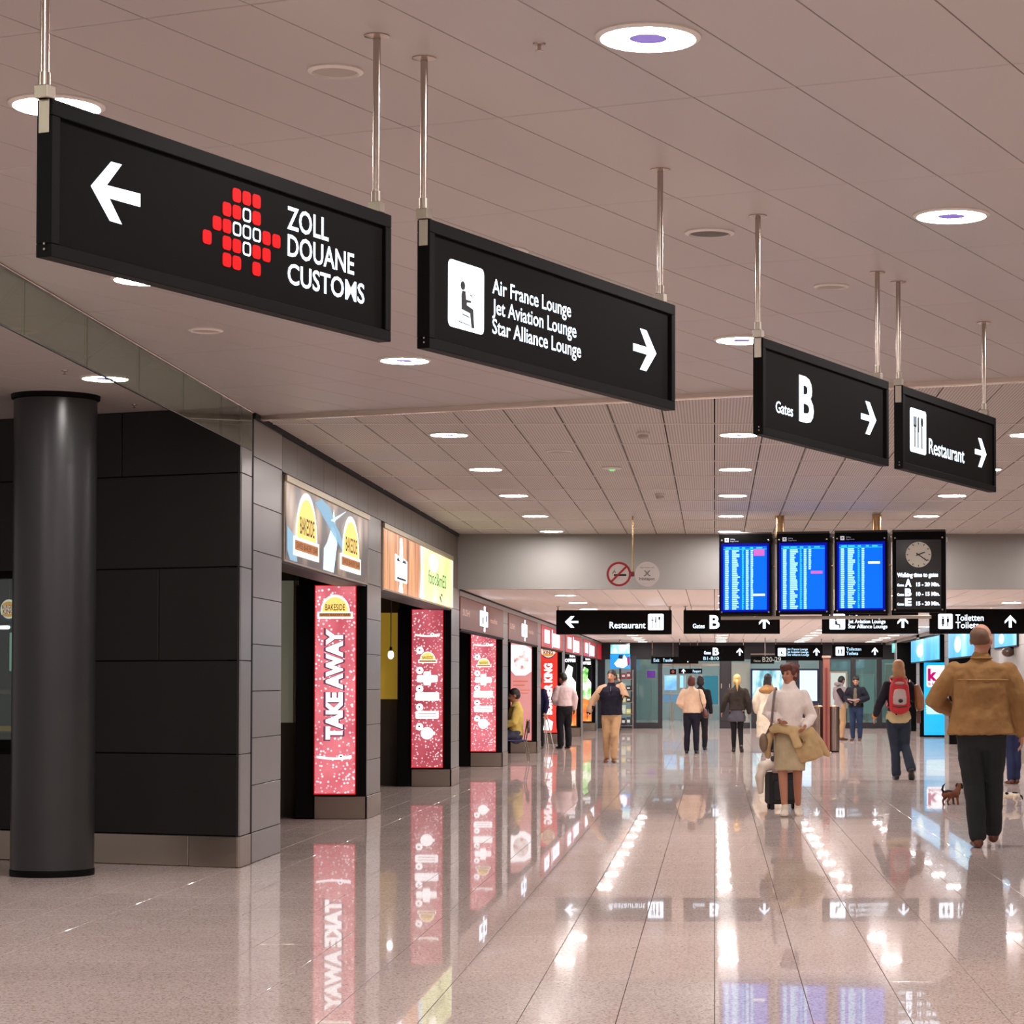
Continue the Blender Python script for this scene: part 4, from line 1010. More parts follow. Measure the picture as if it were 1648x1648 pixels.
for k, lab in ((5, 'black poster with a tall white and orange dish beside the white-shirted man'), (6, 'black poster with a green salad dish at the end of the shops')):
    t, H = poster(k, P_blk, lab, edge=mat('print_edge_grey2', (70, 70, 74), .4))
    part('dish', P_grn if k == 6 else picture('print_cream', [(.3, (220, 240, 190)), (.6, (255, 255, 250))], 1.4, 4.0), t)(flat(ccw([(.05, .75), (.40, .6), (.41, 1.2), (.30, 1.35), (.33, 1.6), (.2, 1.68), (.1, 1.45), (.03, 1.3)]), PY))
    part('sauce', P_org, t)(flat(ccw([(.03, .02), (.42, .02), (.42, .62), (.2, .72), (.04, .55)]), PY-.001)); part('lettering', M_pw, t)(text_mb('hot', .24, 1.88, .07, .15, PY, .04)); part('lettering', M_pw, t)(text_mb('COFFEE', .03, 1.75, .08, .37, PY, .05))
# blue posters and boxes on the right
P_blue = picture('print_cyan', [(.3, (0, 176, 244)), (.55, (10, 196, 250)), (.8, (60, 214, 255))], 1.0, .8)
t, H = poster(None, P_blue, 'tall cyan kiosk poster with a magenta letter', .62, (XR+.12, 65.1), (.06, 1.99), mat('print_edge_cyan', (0, 150, 210), .4, emit=.8, ecol=(0, 170, 240)))
part('logo_field', M_pw, t)(flat(round_rect(.07, .60, 1.28, 1.86, .06), PY)); part('logo_letter', glow('kiosk_magenta', (205, 20, 110), .9), t)(text_mb('k', .10, 1.46, .3, None, PY-.003, .05)); part('logo_name', MATS['kiosk_magenta'], t)(text_mb('kiosk', .12, 1.33, .08, .4, PY-.003, .03))
part('picture_field', glow('kiosk_pale', (190, 240, 255), 1.1), t)(flat(round_rect(.05, .6, .55, .98, .05), PY)); part('dots', M_ink, t)(flats([disc(.05, .6+.07*i, .012, None, 10) for i in range(5)], PY-.003))
P_bb = picture('print_cyan_box', [(.35, (0, 150, 225)), (.55, (20, 196, 250)), (.72, (190, 245, 255))], 1.0, .45)
for i, (y0, y1, z0, z1, lab) in enumerate(((58.9, 67.4, 2.02, 2.6, 'cyan backlit fascia box above the kiosk poster'), (50.4, 56.6, 2.02, 2.6, 'cyan backlit fascia box behind the head of the tan-jacketed man'), (43.9, 47.3, 2.12, 2.42, 'small cyan and green backlit box on the grey wall'))):
    t = thing('shop_lightbox', (XR-.03, y1, z0), R(-90), lab, 'light box'); L, H = y1-y0, z1-z0
    part('case', M_black, t)(MB().bbox(-.1, L+.1, 0, .08, -.03, H+.03, .004)); part('print', P_bb, t)(MB().box(0, L, -.008, .0, 0, H))
    part('bright_spot', glow('kiosk_spot', (225, 250, 255), 1.4), t)(flat(disc(L*.35, H*.5, L*.12, H*.32), -.012))
t = thing('dome_camera', (XR-.0, 44.6, 2.0), 0, 'small brown dome camera on the grey wall', 'camera')
part('dome', mat('brown_dome', (70, 48, 40), .3), t, True)(MB().ball((-.1, 0, 0), (.12, .12, .09))); part('bracket', M_black, t)(MB().bbox(-.1, 0, -.03, .03, .03, .1, .004))

# ================================================================ INSIDE THE SHOPS
t = thing('shop_counter', (-5.3, 23.6, 0), 0, 'dark red shop counter seen through the first doorway', 'counter')
part('body', mat('counter_red', (120, 34, 30), .3), t)(MB().bbox(-.9, .62, 0, .7, .1, .95, .01)); part('plinth', M_black, t)(MB().box(-.86, .58, .04, .66, 0, .1)); part('top', mat('counter_top', (70, 60, 54), .2), t)(MB().bbox(-.95, .68, -.04, .74, .95, 1.0, .006)); part('glass_case', M_glassc, t)(MB().bbox(-.9, .5, .1, .6, 1.0, 1.35, .004))
t = thing('wall_panel_light', (-5.6, 25.6, 1.0), 0, 'pale lit wall panel inside the first shop', 'panel')
part('panel', mat('shop_panel', (170, 172, 150), .5, emit=.12), t)(MB().bbox(0, 1.2, 0, .04, 0, 1.5, .004)); part('strip', M_chrome, t)(MB().bbox(1.15, 1.2, -.01, 0, 0, 1.5, .002))
t = thing('wall_poster', (-5.9, 33.7, 1.2), 0, 'yellow wall poster inside the second shop', 'poster')
part('sheet', mat('poster_yellow', (200, 160, 50), .5, emit=.25), t)(MB().bbox(0, 1.5, 0, .03, 0, 1.2, .003)); part('red_print', mat('poster_red', (160, 40, 30), .5), t)(flats([barp(1.1, .35, .12, .05, 60), barp(1.0, .5, .1, .03, 20)], -.005))
lp = on_y(629, 1054, 29.5)
t = thing('pendant_lamp', lp, 0, 'glowing bulb pendant hanging in the second shop doorway', 'lamp')
part('bulb', mat('bulb_glow', (255, 240, 255), .3, emit=14), t, True)(MB().ball((0, 0, 0), (.035, .035, .05))); part('cord', M_ink, t)(MB().tube([(0, 0, .05), (0, 0, 2.62-lp.z)], [.006, .006], 8)); part('socket', M_black, t)(MB().lathe([(.02, .045), (.014, .1)], 12))
def bar_stool(x, y, label):
    t = thing('bar_stool', (x, y, 0), .4, label, 'stool')
    autosmooth(part('seat', mat('stool_red', (110, 40, 34), .4), t)(MB().lathe([(.17, .70), (.18, .72), (.18, .745), (.15, .76)], 24)))
    for a in range(4): c, s = math.cos(R(45+90*a)), math.sin(R(45+90*a)); part('leg', M_chrome, t)(MB().tube([(c*.13, s*.13, .70), (c*.2, s*.2, .012)], [.012, .012], 10))
    part('foot_ring', M_chrome, t)(MB().tube([(.172*math.cos(R(20*i)), .172*math.sin(R(20*i)), .28) for i in range(19)], [.008]*19, 8, (0, 0, 1)))
bar_stool(-4.62, 31.0, 'chrome bar stool with a red seat inside the second shop')
# kiosk behind the window of the dark wall
def kw(px, py, dy): p = FW.px(px, py, dy); return p
t = thing('round_shop_sign', tuple(FW.M @ Vector((kw(14, 981, .6)[0], .6, kw(14, 981, .6)[1]))), BZ, 'round burger sign hanging behind the window of the black wall', 'sign')
burger_logo(t, 0, 0, .085, 0, .7); part('back', M_black, t)(MB().lathe([(.086, 0), (.086, .02)], 32, (0, .022, 0), 'y')); part('rod', M_chrome, t)(MB().tube([(0, .012, .08), (0, .012, 2.6-t.location.z)], [.005, .005], 8))
M_teal = mat('kiosk_panel', (150, 175, 160), .4, emit=.55, ecol=(150, 190, 165))
x0, z1 = kw(15, 1018, 1.2); x1, z0 = kw(60, 1080, 1.2)
t = thing('menu_board', tuple(FW.M @ Vector((x0, 1.2, z0))), BZ, 'pale green lit menu board inside the burger window', 'panel')
part('panel', M_teal, t)(MB().bbox(0, .6, 0, .05, 0, z1-z0, .004)); part('frame', M_black, t)(MB().bbox(-.03, .63, .03, .06, -.03, z1-z0+.03, .004)); part('lower_panel', M_teal, t)(MB().bbox(0, .6, 0, .05, -.62, -.2, .004))
t = thing('serving_counter', tuple(FW.M @ Vector((-5.0, .5, 0))), BZ, 'serving counter with a pale top behind the burger window', 'counter')
part('body', mat('kiosk_counter', (60, 72, 74), .4), t)(MB().bbox(0, 3.4, 0, .6, 0, 1.32, .006)); part('top', mat('kiosk_top', (190, 160, 120), .3), t)(MB().bbox(-.02, 3.42, -.04, .64, 1.32, 1.36, .006)); part('shelf', mat('kiosk_shelf', (50, 80, 90), .4), t)(MB().bbox(.0, 3.4, -.2, 0, 1.0, 1.02, .004))
for i, (a, c) in enumerate(((.1, 'yellow'), (.9, 'orange'), (1.75, 'yellow'))):
    tr = thing('food_tray', tuple(FW.M @ Vector((-5.0+a+.75, .36, 1.02))), BZ, ['yellow tray on the shelf near the window post', 'orange tray on the middle of the window shelf', 'yellow tray beside the round sign on the shelf'][i], 'tray')
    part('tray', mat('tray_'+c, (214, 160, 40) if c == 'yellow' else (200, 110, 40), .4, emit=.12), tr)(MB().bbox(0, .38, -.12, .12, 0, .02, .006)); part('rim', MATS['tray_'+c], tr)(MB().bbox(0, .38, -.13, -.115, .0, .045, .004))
for i in range(3):
    b = thing('bread_roll', tuple(FW.M @ Vector((-2.55+.16*i-.1, .8, 1.36))), BZ, ['round bread roll on the counter near the menu board', 'golden bread roll between two others on the counter', 'round bread roll at the counter end by the window frame'][i], 'bread')
    part('crust', mat('bread_crust', (190, 130, 70), .6, bump=.2), b, True)(MB().ball((0, 0, .055), (.08, .07, .055))); part('score', mat('bread_flour', (226, 196, 150), .7), b)(MB().tube([(-.04, 0, .108), (0, 0, .112), (.04, 0, .108)], [.006, .008, .006], 8))
t = thing('tube_lamp', tuple(FW.M @ Vector((kw(-20, 1010, .9)[0], .9, kw(-20, 1010, .9)[1]))), BZ, 'short bright tube lamp behind the burger window', 'lamp')
part('tube', mat('tube_glow', (220, 225, 255), .3, emit=9), t)(MB().tube([(0, 0, 0), (.22, 0, 0)], [.014, .014], 12, (0, 0, 1))); part('holder', M_black, t)(MB().bbox(-.04, .5, -.02, .02, .02, .05, .004)); part('hanger', M_chrome, t)(MB().tube([(.1, 0, .05), (.1, 0, 2.6-t.location.z)], [.005, .005], 8))

# ================================================================ END OF THE PASSAGE
def er(px0, px1, py0, py1, d=YE): a = on_y(px0, py1, d); b = on_y(px1, py0, d); return a.x, b.x, max(0, a.z), b.z
M_mull = mat('dark_mullion', (44, 40, 46), .4); M_navy = mat('navy_frame', (20, 24, 60), .4)
we = struct(link('wall_end', None, None, (0, YE, 0), 0))
def wbox(name, m, px0, px1, py0, py1, y0=-.05, y1=.1):
    x0, x1, z0, z1 = er(px0, px1, py0, py1); return part(name, m, we)(MB().bbox(x0, x1, y0, y1, z0, z1, .004))
x0, x1, z0, z1 = er(940, 1580, 1020, 1061)
part('header', mat('end_header', (30, 27, 34), .5), we)(MB().bbox(XL-.5, XR+.5, 0, .2, z0, ZL, .004))
for a, b in ((1015, 1024), (1059, 1066), (1158, 1177), (1265, 1285), (1318, 1334), (1369, 1377), (1411, 1419), (1455, 1462), (962, 974)): wbox('mullion', M_mull, a, b, 1055, 1172, -.06, .1)
for a, b in ((974, 1066), (1177, 1207), (1318, 1462)): wbox('bottom_rail', M_mull, a, b, 1163, 1172, -.055, .1)
for a, b in ((1024, 1059), (1377, 1411), (1419, 1455), (1334, 1369)): wbox('glass_pane', M_glassc, a, b, 1061, 1163, .0, .02)
wbox('door_leaf', M_mull, 1160, 1176, 1062, 1160, -.09, -.06)
for a in (1160, 1173): wbox('door_handle', M_chrome, a, a+2, 1100, 1108, -.12, -.09)
wbox('side_panel', mat('end_grey_panel', (146, 152, 144), .5, emit=.06), 1177, 1207, 1066, 1163, -.02, .1)
for a in (1100, 1126): wbox('door_post', M_steel, a, a+2, 1072, 1172, -.02, .04)
wbox('door_transom', M_steel, 1066, 1158, 1068, 1072, -.02, .04)
# light boxes in the end wall
def endbox(px0, px1, py0, py1, m, label, fm=M_navy):
    x0, x1, z0, z1 = er(px0, px1, py0, py1, YE-.15); t = thing('advert_lightbox', (x0, YE-.15, z0), 0, label, 'light box'); L, H = x1-x0, z1-z0
    part('frame', fm, t)(MB().bbox(0, L, 0, .09, 0, H, .006)); part('print', m, t)(MB().box(.06, L-.06, -.006, .002, .08, H-.06)); part('foot', M_mull, t)(MB().bbox(.02, L-.02, .01, .08, -z0, 0, .003)); return t, L, H
P_ice = picture('print_ice', [(.3, (60, 120, 140)), (.45, (120, 190, 205)), (.55, (205, 245, 255)), (.8, (240, 255, 255))], 1.1, 1.6, (2.5, 1, .7))
endbox(1208, 1267, 1076, 1136, P_ice, 'icy blue backlit advert in a navy frame at the passage end')
endbox(1284, 1318, 1076, 1132, M_cyanw, 'plain white backlit panel in a navy frame behind the woman in beige')
endbox(1334, 1364, 1080, 1140, glow('advert_pale', (210, 220, 210), .8), 'pale backlit notice behind the two men', M_steel)
t, L, H = endbox(1462, 1486, 1080, 1150, glow('advert_white', (225, 250, 250), 1.1), 'narrow white backlit panel beside the kiosk poster', M_steel)
# hanging light sign on the right of the end wall and drum sign on the left
x0, x1, z0, z1 = er(1435, 1466, 1035, 1051, 74.0)
t = thing('hanging_lightbox', (x0, 74, z0), 0, 'small turquoise lit box hanging at the far right', 'light box'); L, H = x1-x0, z1-z0
part('case', M_black, t)(MB().bbox(0, L, .004, .12, 0, H, .004)); part('print', picture('print_turq', [(.35, (20, 150, 150)), (.5, (120, 230, 220)), (.65, (240, 255, 250))], 1.1, 3.0), t)(MB().box(.01, L-.01, -.003, .004, .01, H-.01)); part('hanger', M_chrome, t)(MB().tube([(L/2, .06, H), (L/2, .06, ZL-z0)], [.012, .012], 8))
c = on_y(998, 1044, 73.0)
t = thing('drum_sign', (c.x, 73.0, c.z), 0, 'turquoise lit drum sign over the far left shop', 'sign')
autosmooth(part('drum', picture('print_drum', [(.3, (20, 160, 150)), (.5, (140, 235, 230)), (.65, (250, 255, 255))], 1.1, 2.0), t)(MB().lathe([(.29, -.15), (.29, .12)], 40))); autosmooth(part('cap', M_mull, t)(MB().lathe([(.3, .12), (.3, .16)], 40))); part('stem', M_chrome, t)(MB().tube([(0, 0, .16), (0, 0, ZL-c.z)], [.02, .02], 10))
x0, x1, z0, z1 = er(982, 1014, 1053, 1076, 73.0)
t = thing('picture_sign', (x0, 73.0, z0), 0, 'blue and white picture panel below the turquoise drum', 'sign'); L, H = x1-x0, z1-z0
part('panel', mat('panel_blue', (20, 140, 230), .4, emit=.7), t)(MB().bbox(0, L, 0, .06, 0, H, .004)); part('figure', M_pw, t)(flat(ccw([(.2, .05), (.4, .0+.02), (.52, .1), (.5, .3), (.42, .42), (.38, .28), (.25, .3), (.12, .15)]), -.004)); part('dark_field', mat('panel_navy', (14, 18, 40), .4), t)(flat(ccw([(.24, .3), (.36, .3), (.38, .41), (.26, .41)]), -.004)); part('red_field', mat('panel_red', (150, 20, 60), .4, emit=.4), t)(flat(ccw([(.5, .1), (L-.01, .1), (L-.01, .36), (.52, .36)]), -.003)); part('post', M_mull, t)(MB().tube([(L/2, .03, 0), (L/2, .03, -z0+.0)], [.03, .03], 10))
# shop rack with goods
x0, x1, z0, z1 = er(989, 1019, 1078, 1168, 75.0)
t = thing('display_rack', (x0, 75.0, 0), 0, 'shop rack with shelves of small goods behind the man on the phone', 'rack'); L = x1-x0
for x in (0, L-.03): part('upright', M_chrome, t)(MB().bbox(x, x+.03, 0, .4, 0, 1.85, .004))
sh = [.12, .48, .84, 1.2, 1.56]
for z in sh: part('shelf', M_steel, t)(MB().bbox(.03, L-.03, 0, .4, z, z+.02, .003))
gc_ = [(200, 220, 190), (60, 80, 90), (150, 40, 60), (220, 220, 120), (90, 150, 200), (230, 230, 235), (40, 40, 50), (190, 90, 60)]
gn = 0
for i, z in enumerate(sh):
    for j in range(3):
        cc = random.choice(range(8)); hh = random.uniform(.14, .28); x = .05+j*(L-.1)/3
        b = thing('goods_box', (x, 75.06, z+.02), 0, 'small coloured goods box standing on the far shop rack', 'box', 'goods on the far shop rack'); b.location.x += x0
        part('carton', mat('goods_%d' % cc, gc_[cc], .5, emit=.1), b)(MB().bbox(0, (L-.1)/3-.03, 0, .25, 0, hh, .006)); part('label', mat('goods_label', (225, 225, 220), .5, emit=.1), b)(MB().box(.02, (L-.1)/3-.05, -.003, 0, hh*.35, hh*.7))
# room beyond the end wall
struct(MB().box(-9, 9, 97, 97.2, 0, 4).build('wall_beyond', mat('beyond_wall', (120, 132, 130), .6)))
lr_ = struct(MB().box(-9, 9, 78.3, 97, 3.3, 3.4).build('ceiling_beyond', M_low))
for i in range(5):  # unseen strip lights, added to brighten the room behind the glass
    for x in (-5.5, -1.5, 2.5, 6.5):
        b = thing('added_strip_light', (x, 80.5+3.6*i, 3.3), 0, 'long cool strip light added to brighten the room beyond the end wall', 'lamp', 'strip lights added beyond the end wall')
        part('tube', mat('cool_tube', (235, 250, 255), .3, emit=60, ecol=(225, 248, 255)), b)(MB().bbox(-.9, .9, -.07, .07, -.05, -.02, .01)); part('tray', M_trim, b)(MB().bbox(-.95, .95, -.1, .1, -.02, 0, .004))
P_screen = picture('print_checkin', [(.3, (60, 110, 200)), (.5, (130, 200, 245)), (.7, (230, 250, 255))], 1.1, 1.2)
def beyond(px0, px1, py0, py1, d, m, label, name='wall_screen', cat='screen'):
    a = on_y(px0, py1, d); b = on_y(px1, py0, d); t = thing(name, (a.x, d, a.z), 0, label, cat); L, H = b.x-a.x, b.z-a.z
    part('frame', M_steel, t)(MB().bbox(0, L, .01, .1, -.0, H, .005)); part('glow_panel', m, t)(MB().box(.03, L-.03, .0, .012, .03, H-.03))
    part('post', M_steel, t)(MB().bbox(L*.45, L*.55, .03, .08, -a.z, 0, .004))
beyond(1068, 1090, 1086, 1112, 90, P_screen, 'blue lit screen beyond the glass doors with a white corner')
beyond(1093, 1104, 1086, 1108, 90, glow('screen_pale', (150, 220, 255), 1.1), 'pale blue lit screen beyond the glass doors')
beyond(1122, 1157, 1086, 1135, 92, glow('screen_teal', (60, 130, 150), .7), 'teal glass screen beyond the doors behind the women')
beyond(1066, 1100, 1116, 1132, 92, glow('bench_glow', (110, 150, 180), .7), 'blue grey lit counter front beyond the glass doors', 'lit_counter', 'counter')
beyond(1382, 1408, 1085, 1150, 88, glow('notice_pale', (150, 175, 170), .6), 'pale green notice stand behind the far glass panes', 'notice_stand', 'panel')
beyond(1424, 1450, 1068, 1140, 88, glow('notice_grey', (150, 160, 150), .5), 'grey green notice stand behind the far glass panes', 'notice_stand', 'panel')
beyond(1040, 1056, 1078, 1092, 88, glow('sign_magenta', (150, 60, 190), .8), 'violet shop sign beyond the left glass pane', 'shop_sign', 'sign')
# small dark signs under the far header
t, T, U, B = far_sign(1048, 1124, 1057, 1068, 75.0, 'narrow dark sign with two short white words under the far header', pole=True); T('Exit', 1052, 1061, 1065, 1060, M_cyanw); T('Transfer', 1067, 1083, 1065, 1060, M_cyanw); U(1107, 1062.5, 5, 7)
t, T, U, B = far_sign(1092, 1130, 1076, 1084, 76.5, 'tiny dark sign with an up arrow above the glass doors', pole=False); U(1100, 1080, 6, 7); T('Passport', 1115, 1128, 1082, 1078, M_cyanw)
part('hanger', M_chrome, t)(MB().tube([(.37, .03, .1), (.37, .03, ZL-t.location.z)], [.01, .01], 8))
t, T, U, B = far_sign(1078, 1088, 1077, 1085, 76.5, 'tiny square no-entry sign above the glass doors', pole=False)
part('mark', mat('noentry_red', (150, 60, 60), .5, emit=.2), t)(flat(disc(.1, .08, .05, None, 16), -.004)); part('hanger', M_chrome, t)(MB().tube([(.1, .03, .1), (.1, .03, ZL-t.location.z)], [.01, .01], 8))

# ================================================================ POST WITH THE TWO STEEL BINS
pp = on_z(1330, 1211, 0)
t = thing('red_post', pp, 0, 'tall reddish brown post standing between two steel bins', 'post')
part('shaft', mat('post_red', (146, 88, 76), .4, var=.05), t)(MB().bbox(-.07, .07, -.05, .05, .01, 1.95, .008)); part('stripe', mat('post_dark_red', (118, 44, 40), .4), t)(MB().bbox(-.022, .022, -.054, -.05, .1, 1.75, .001)); part('head', mat('post_head', (170, 140, 124), .4), t)(MB().bbox(-.09, .09, -.06, .06, 1.95, 2.0, .006)); part('base', M_steel, t)(MB().bbox(-.1, .1, -.08, .08, 0, .012, .003))
for dx, lab in ((-.18, 'brushed steel waste bin beside the red post, towards the woman in beige'), (.155, 'brushed steel waste bin beside the red post, towards the two men')):
    b = thing('waste_bin', pp+Vector((dx, .16, 0)), 0, lab, 'bin')
    autosmooth(part('body', brushed('bin_steel', (150, 134, 126), .3) if 'bin_steel' not in MATS else MATS['bin_steel'], b)(MB().lathe([(.125, .03), (.125, .93)], 40))); autosmooth(part('lid', M_gold, b)(MB().lathe([(.128, .93), (.128, .95), (.1, .965), (.075, .965), (.07, .94)], 40, caps=False))); autosmooth(part('plinth', M_black, b)(MB().lathe([(.115, 0), (.115, .03)], 32))); part('seam', M_chrome, b)(MB().bbox(.03, .045, -.128, -.118, .05, .92, .001)); autosmooth(part('liner', M_ink, b)(MB().lathe([(.09, .9), (.09, .93)], 24)))

# ================================================================ PEOPLE
def cloth(name, col, rough=.8, bump=.25, bscale=35, var=.12): return mat(name, col, rough, bump=bump, bscale=bscale, var=var, vscale=6, spec=.25)
SKIN = mat('skin', (196, 140, 112), .55, var=.05); SKIN2 = mat('skin_warm', (176, 118, 92), .55, var=.05)
M_eye = mat('eye', (30, 22, 20), .2); M_lip = mat('lips', (160, 84, 76), .5); M_brow = mat('brow', (50, 36, 30), .8)
FOLDS = bpy.data.textures.new('cloth_folds', 'CLOUDS'); FOLDS.noise_scale = .11; FOLDS.noise_depth = 2
def skinned(mb, name, m, parent, vox, smooth=4, wrinkle=0):
    o = mb.build(name, m, parent, True)
    r = o.modifiers.new('skin_surface', 'REMESH'); r.mode = 'VOXEL'; r.voxel_size = vox; r.use_smooth_shade = True
    if wrinkle:
        d = o.modifiers.new('folds', 'DISPLACE'); d.texture = FOLDS; d.texture_coords = 'LOCAL'; d.strength = wrinkle; d.mid_level = .5
    q = o.modifiers.new('soften', 'SMOOTH'); q.factor = .5; q.iterations = smooth
    return o
def hand(mb, w, d, side, curl, s=1.0):
    """palm and five bent fingers; d along the forearm, side towards the thumb, curl towards the palm"""
    w, d, side, curl = Vector(w), Vector(d).normalized(), Vector(side).normalized(), Vector(curl).normalized()
    mb.tube([w-d*.02, w+d*.03, w+d*.085], [(.026, .022), (.038, .017), (.040, .014)], 12, side)
    for k, ln in ((.031, .068), (.0105, .078), (-.0105, .073), (-.031, .058)):
        a = w+d*.082+side*k; b = a+d*ln*.5+curl*ln*.12+side*k*.12; c = b+d*ln*.38+curl*ln*.34
        mb.tube([a-d*.015, a, b, c], [.0095, .0095, .009, .0075], 8, side)
    a = w+d*.025+side*.03; b = a+d*.035+side*.026+curl*.01; c = b+d*.032+side*.006+curl*.012
    mb.tube([a-side*.02, a, b, c], [.013, .012, .0105, .0085], 8, d)
PEOPLE = {}
def person(label, fx, fy, top, rz, J=None, skin=SKIN, wid=1.0, topg=None, bot=None, shoes=None, hair=None, head=(0, 0, 0), vox=.013, lean=0.0, face=True, loc=None, H=None, hands=True, extra=None, seated=False, pose_feet=True):
    p = on_z(fx, fy, 0) if loc is None else Vector(loc)
    if H is None: H = on_y(fx, top, p.y).z
    s = H/1.75
    root = thing('person', p, rz, label, 'person')
    j = dict(hipR=(.09, 0, .9), hipL=(-.09, 0, .9), kneeR=(.1, .02, .49), kneeL=(-.1, .02, .49), ankR=(.1, -.02, .085), ankL=(-.1, -.02, .085),
             shR=(.165*wid, 0, 1.39), shL=(-.165*wid, 0, 1.39), elR=(.235*wid, -.03, 1.13), elL=(-.235*wid, -.03, 1.13), wrR=(.25*wid, .05, .89), wrL=(-.25*wid, .05, .89), footR=0, footL=0)
    if J: j.update(J)
    V = {k: Vector(v) if isinstance(v, tuple) else v for k, v in j.items()}
    HMx = Matrix.Translation((0, lean, 1.5)) @ Euler((R(head[1]), R(head[2]), R(head[0])), 'XYZ').to_matrix().to_4x4() @ Matrix.Translation((0, 0, -1.5))
    def sc_(mb): mb.v = [(x*s, y*s, z*s) for x, y, z in mb.v]; return mb
    def ly(z): return lean*max(0, (z-.95)/.55)
    def torso(mb, rings, n=20, hem=False): mb.tube([(0, y+ly(z), z) for z, a, b, y in rings], [(a, b) for z, a, b, y in rings], n, caps=not hem, cap1=2 if hem else True); return mb
    def leg(mb, sd, rr, end=1.0, cap=True):
        h, k, a = V['hip'+sd], V['knee'+sd], V['ank'+sd]; cm = k.lerp(a, .32)+Vector((0, -.018, 0)); e = a if end >= 1 else k.lerp(a, end)
        mb.tube([h+Vector((0, 0, .05)), h, h.lerp(k, .5), k, cm, e], [rr[0], rr[0], (rr[0]+rr[1])*.52, rr[1], rr[2], rr[3]], 14); return mb
    def arm(mb, sd, rr, end=1.0):
        a, b, c = V['sh'+sd], V['el'+sd], V['wr'+sd]; a = a+Vector((0, ly(1.41), 0)); e = b.lerp(c, end)
        mb.tube([a, a.lerp(b, .45), b, b.lerp(e, .5), e], [rr[0], rr[1], rr[2], (rr[2]+rr[3])*.54, rr[3]], 12, (0, 1, 0)); return mb
    def foot(mb, sd, inf=0.0):
        a = V['ank'+sd]; pt = V['foot'+sd]   # toe pitch in degrees (negative: heel lifted)
        c, sn = math.cos(R(pt)), math.sin(R(pt))
        def q(y, z): return (a.x+(.012 if sd == 'R' else -.012)*y/.15, a.y+y*c-z*sn, a.z+y*sn+z*c)
        mb.tube([q(-.035, -.045), q(.02, -.043), q(.09, -.052), q(.15, -.058), q(.185, -.06)], [(.033+inf, .034+inf*.6), (.036+inf, .036+inf*.6), (.043+inf, .028+inf*.6), (.04+inf, .022+inf*.6), (.028+inf, .016+inf*.6)], 12)
        mb.tube([q(-.005, .03), q(.0, -.03)], [.034+inf, .036+inf], 12); return mb
    # ---- body: one surface
    mb = MB()
    torso(mb, [(.86, .14, .10, 0), (.93, .158*min(wid, 1.1), .112, 0), (1.05, .132*wid, .10, 0), (1.2, .15*wid, .112, .005), (1.33, .165*wid, .108, .0), (1.41, .15*wid, .085, -.005), (1.455, .085, .065, -.005), (1.49, .057, .058, 0), (1.56, .054, .058, .012)])
    for sd in 'RL':
        arm(mb, sd, (.05, .045, .037, .026)); leg(mb, sd, (.083, .055, .05, .034)); foot(mb, sd)
        if hands:
            d = (V['wr'+sd]-V['el'+sd]).normalized(); inw = Vector((-1 if sd == 'R' else 1, 0, 0)); thumb = Vector((0, 1, 0))-d*d.y
            if thumb.length < .3: thumb = Vector((0, 0, 1))-d*d.z
            thumb.normalize(); cu = inw-d*inw.dot(d)-thumb*inw.dot(thumb)
            hand(mb, V['wr'+sd], d, thumb, cu if cu.length > .1 else d.cross(thumb))
    hb = MB()
    hb.ball((0, .0, 1.655), (.076, .096, .098)); hb.ball((0, .035, 1.60), (.058, .066, .083)); hb.ball((0, .062, 1.545), (.034, .034, .028))
    hb.tube([(0, .098, 1.645), (0, .108, 1.625), (0, .119, 1.603), (0, .104, 1.592)], [.010, .012, .015, .012], 8)
    for sg in (1, -1): hb.ball((sg*.078, -.004, 1.62), (.011, .022, .033)); hb.ball((sg*.03, .078, 1.60), (.022, .02, .022))
    hb.v = [(p_[0]*1.07, p_[1], p_[2]) for p_ in hb.v]; hb.xf(HMx); mb.add(hb.v, hb.f)
    skinned(sc_(mb), 'body', skin, root, vox*s)
    if face:
        for nm, m, items in (('eye', M_eye, [((.03, .098, 1.637), (.012, .006, .006)), ((-.03, .098, 1.637), (.012, .006, .006))]), ('eyebrow', M_brow, [((.031, .1, 1.658), (.018, .006, .004)), ((-.031, .1, 1.658), (.018, .006, .004))]), ('mouth', M_lip, [((0, .098, 1.567), (.022, .008, .006))])):
            for c, r in items: part(nm, m, root, True)(sc_(MB().ball(c, r, None, 10, 6).xf(HMx)))
    # ---- clothes
    if bot:
        kind, m = bot[0], bot[1]; o_ = bot[2] if len(bot) > 2 else {}
        g_ = MB()
        if kind == 'trousers':
            w_ = o_.get('w', 1.0); torso(g_, [(.85, .15*w_, .12, 0), (.92, .17*w_*min(wid, 1.15), .128, -.005), (1.02, .155*w_*min(wid, 1.15), .115, 0)])
            for sd in 'RL': leg(g_, sd, (.098*w_, .073*w_, .07*w_, o_.get('cuff', .062)), o_.get('end', .97))
        elif kind == 'skirt':
            hm = o_.get('hem', .5); dx = o_.get('dx', 0); fl = o_.get('flare', .19)
            torso(g_, [(hm, fl, fl*.82, .02), (hm+.1, fl*1.0, fl*.8, .015), (.86, .172, .14, 0), (.98, .15, .12, 0)], 24, True)
        skinned(sc_(g_), kind, m, root, vox*s, 4, .022)
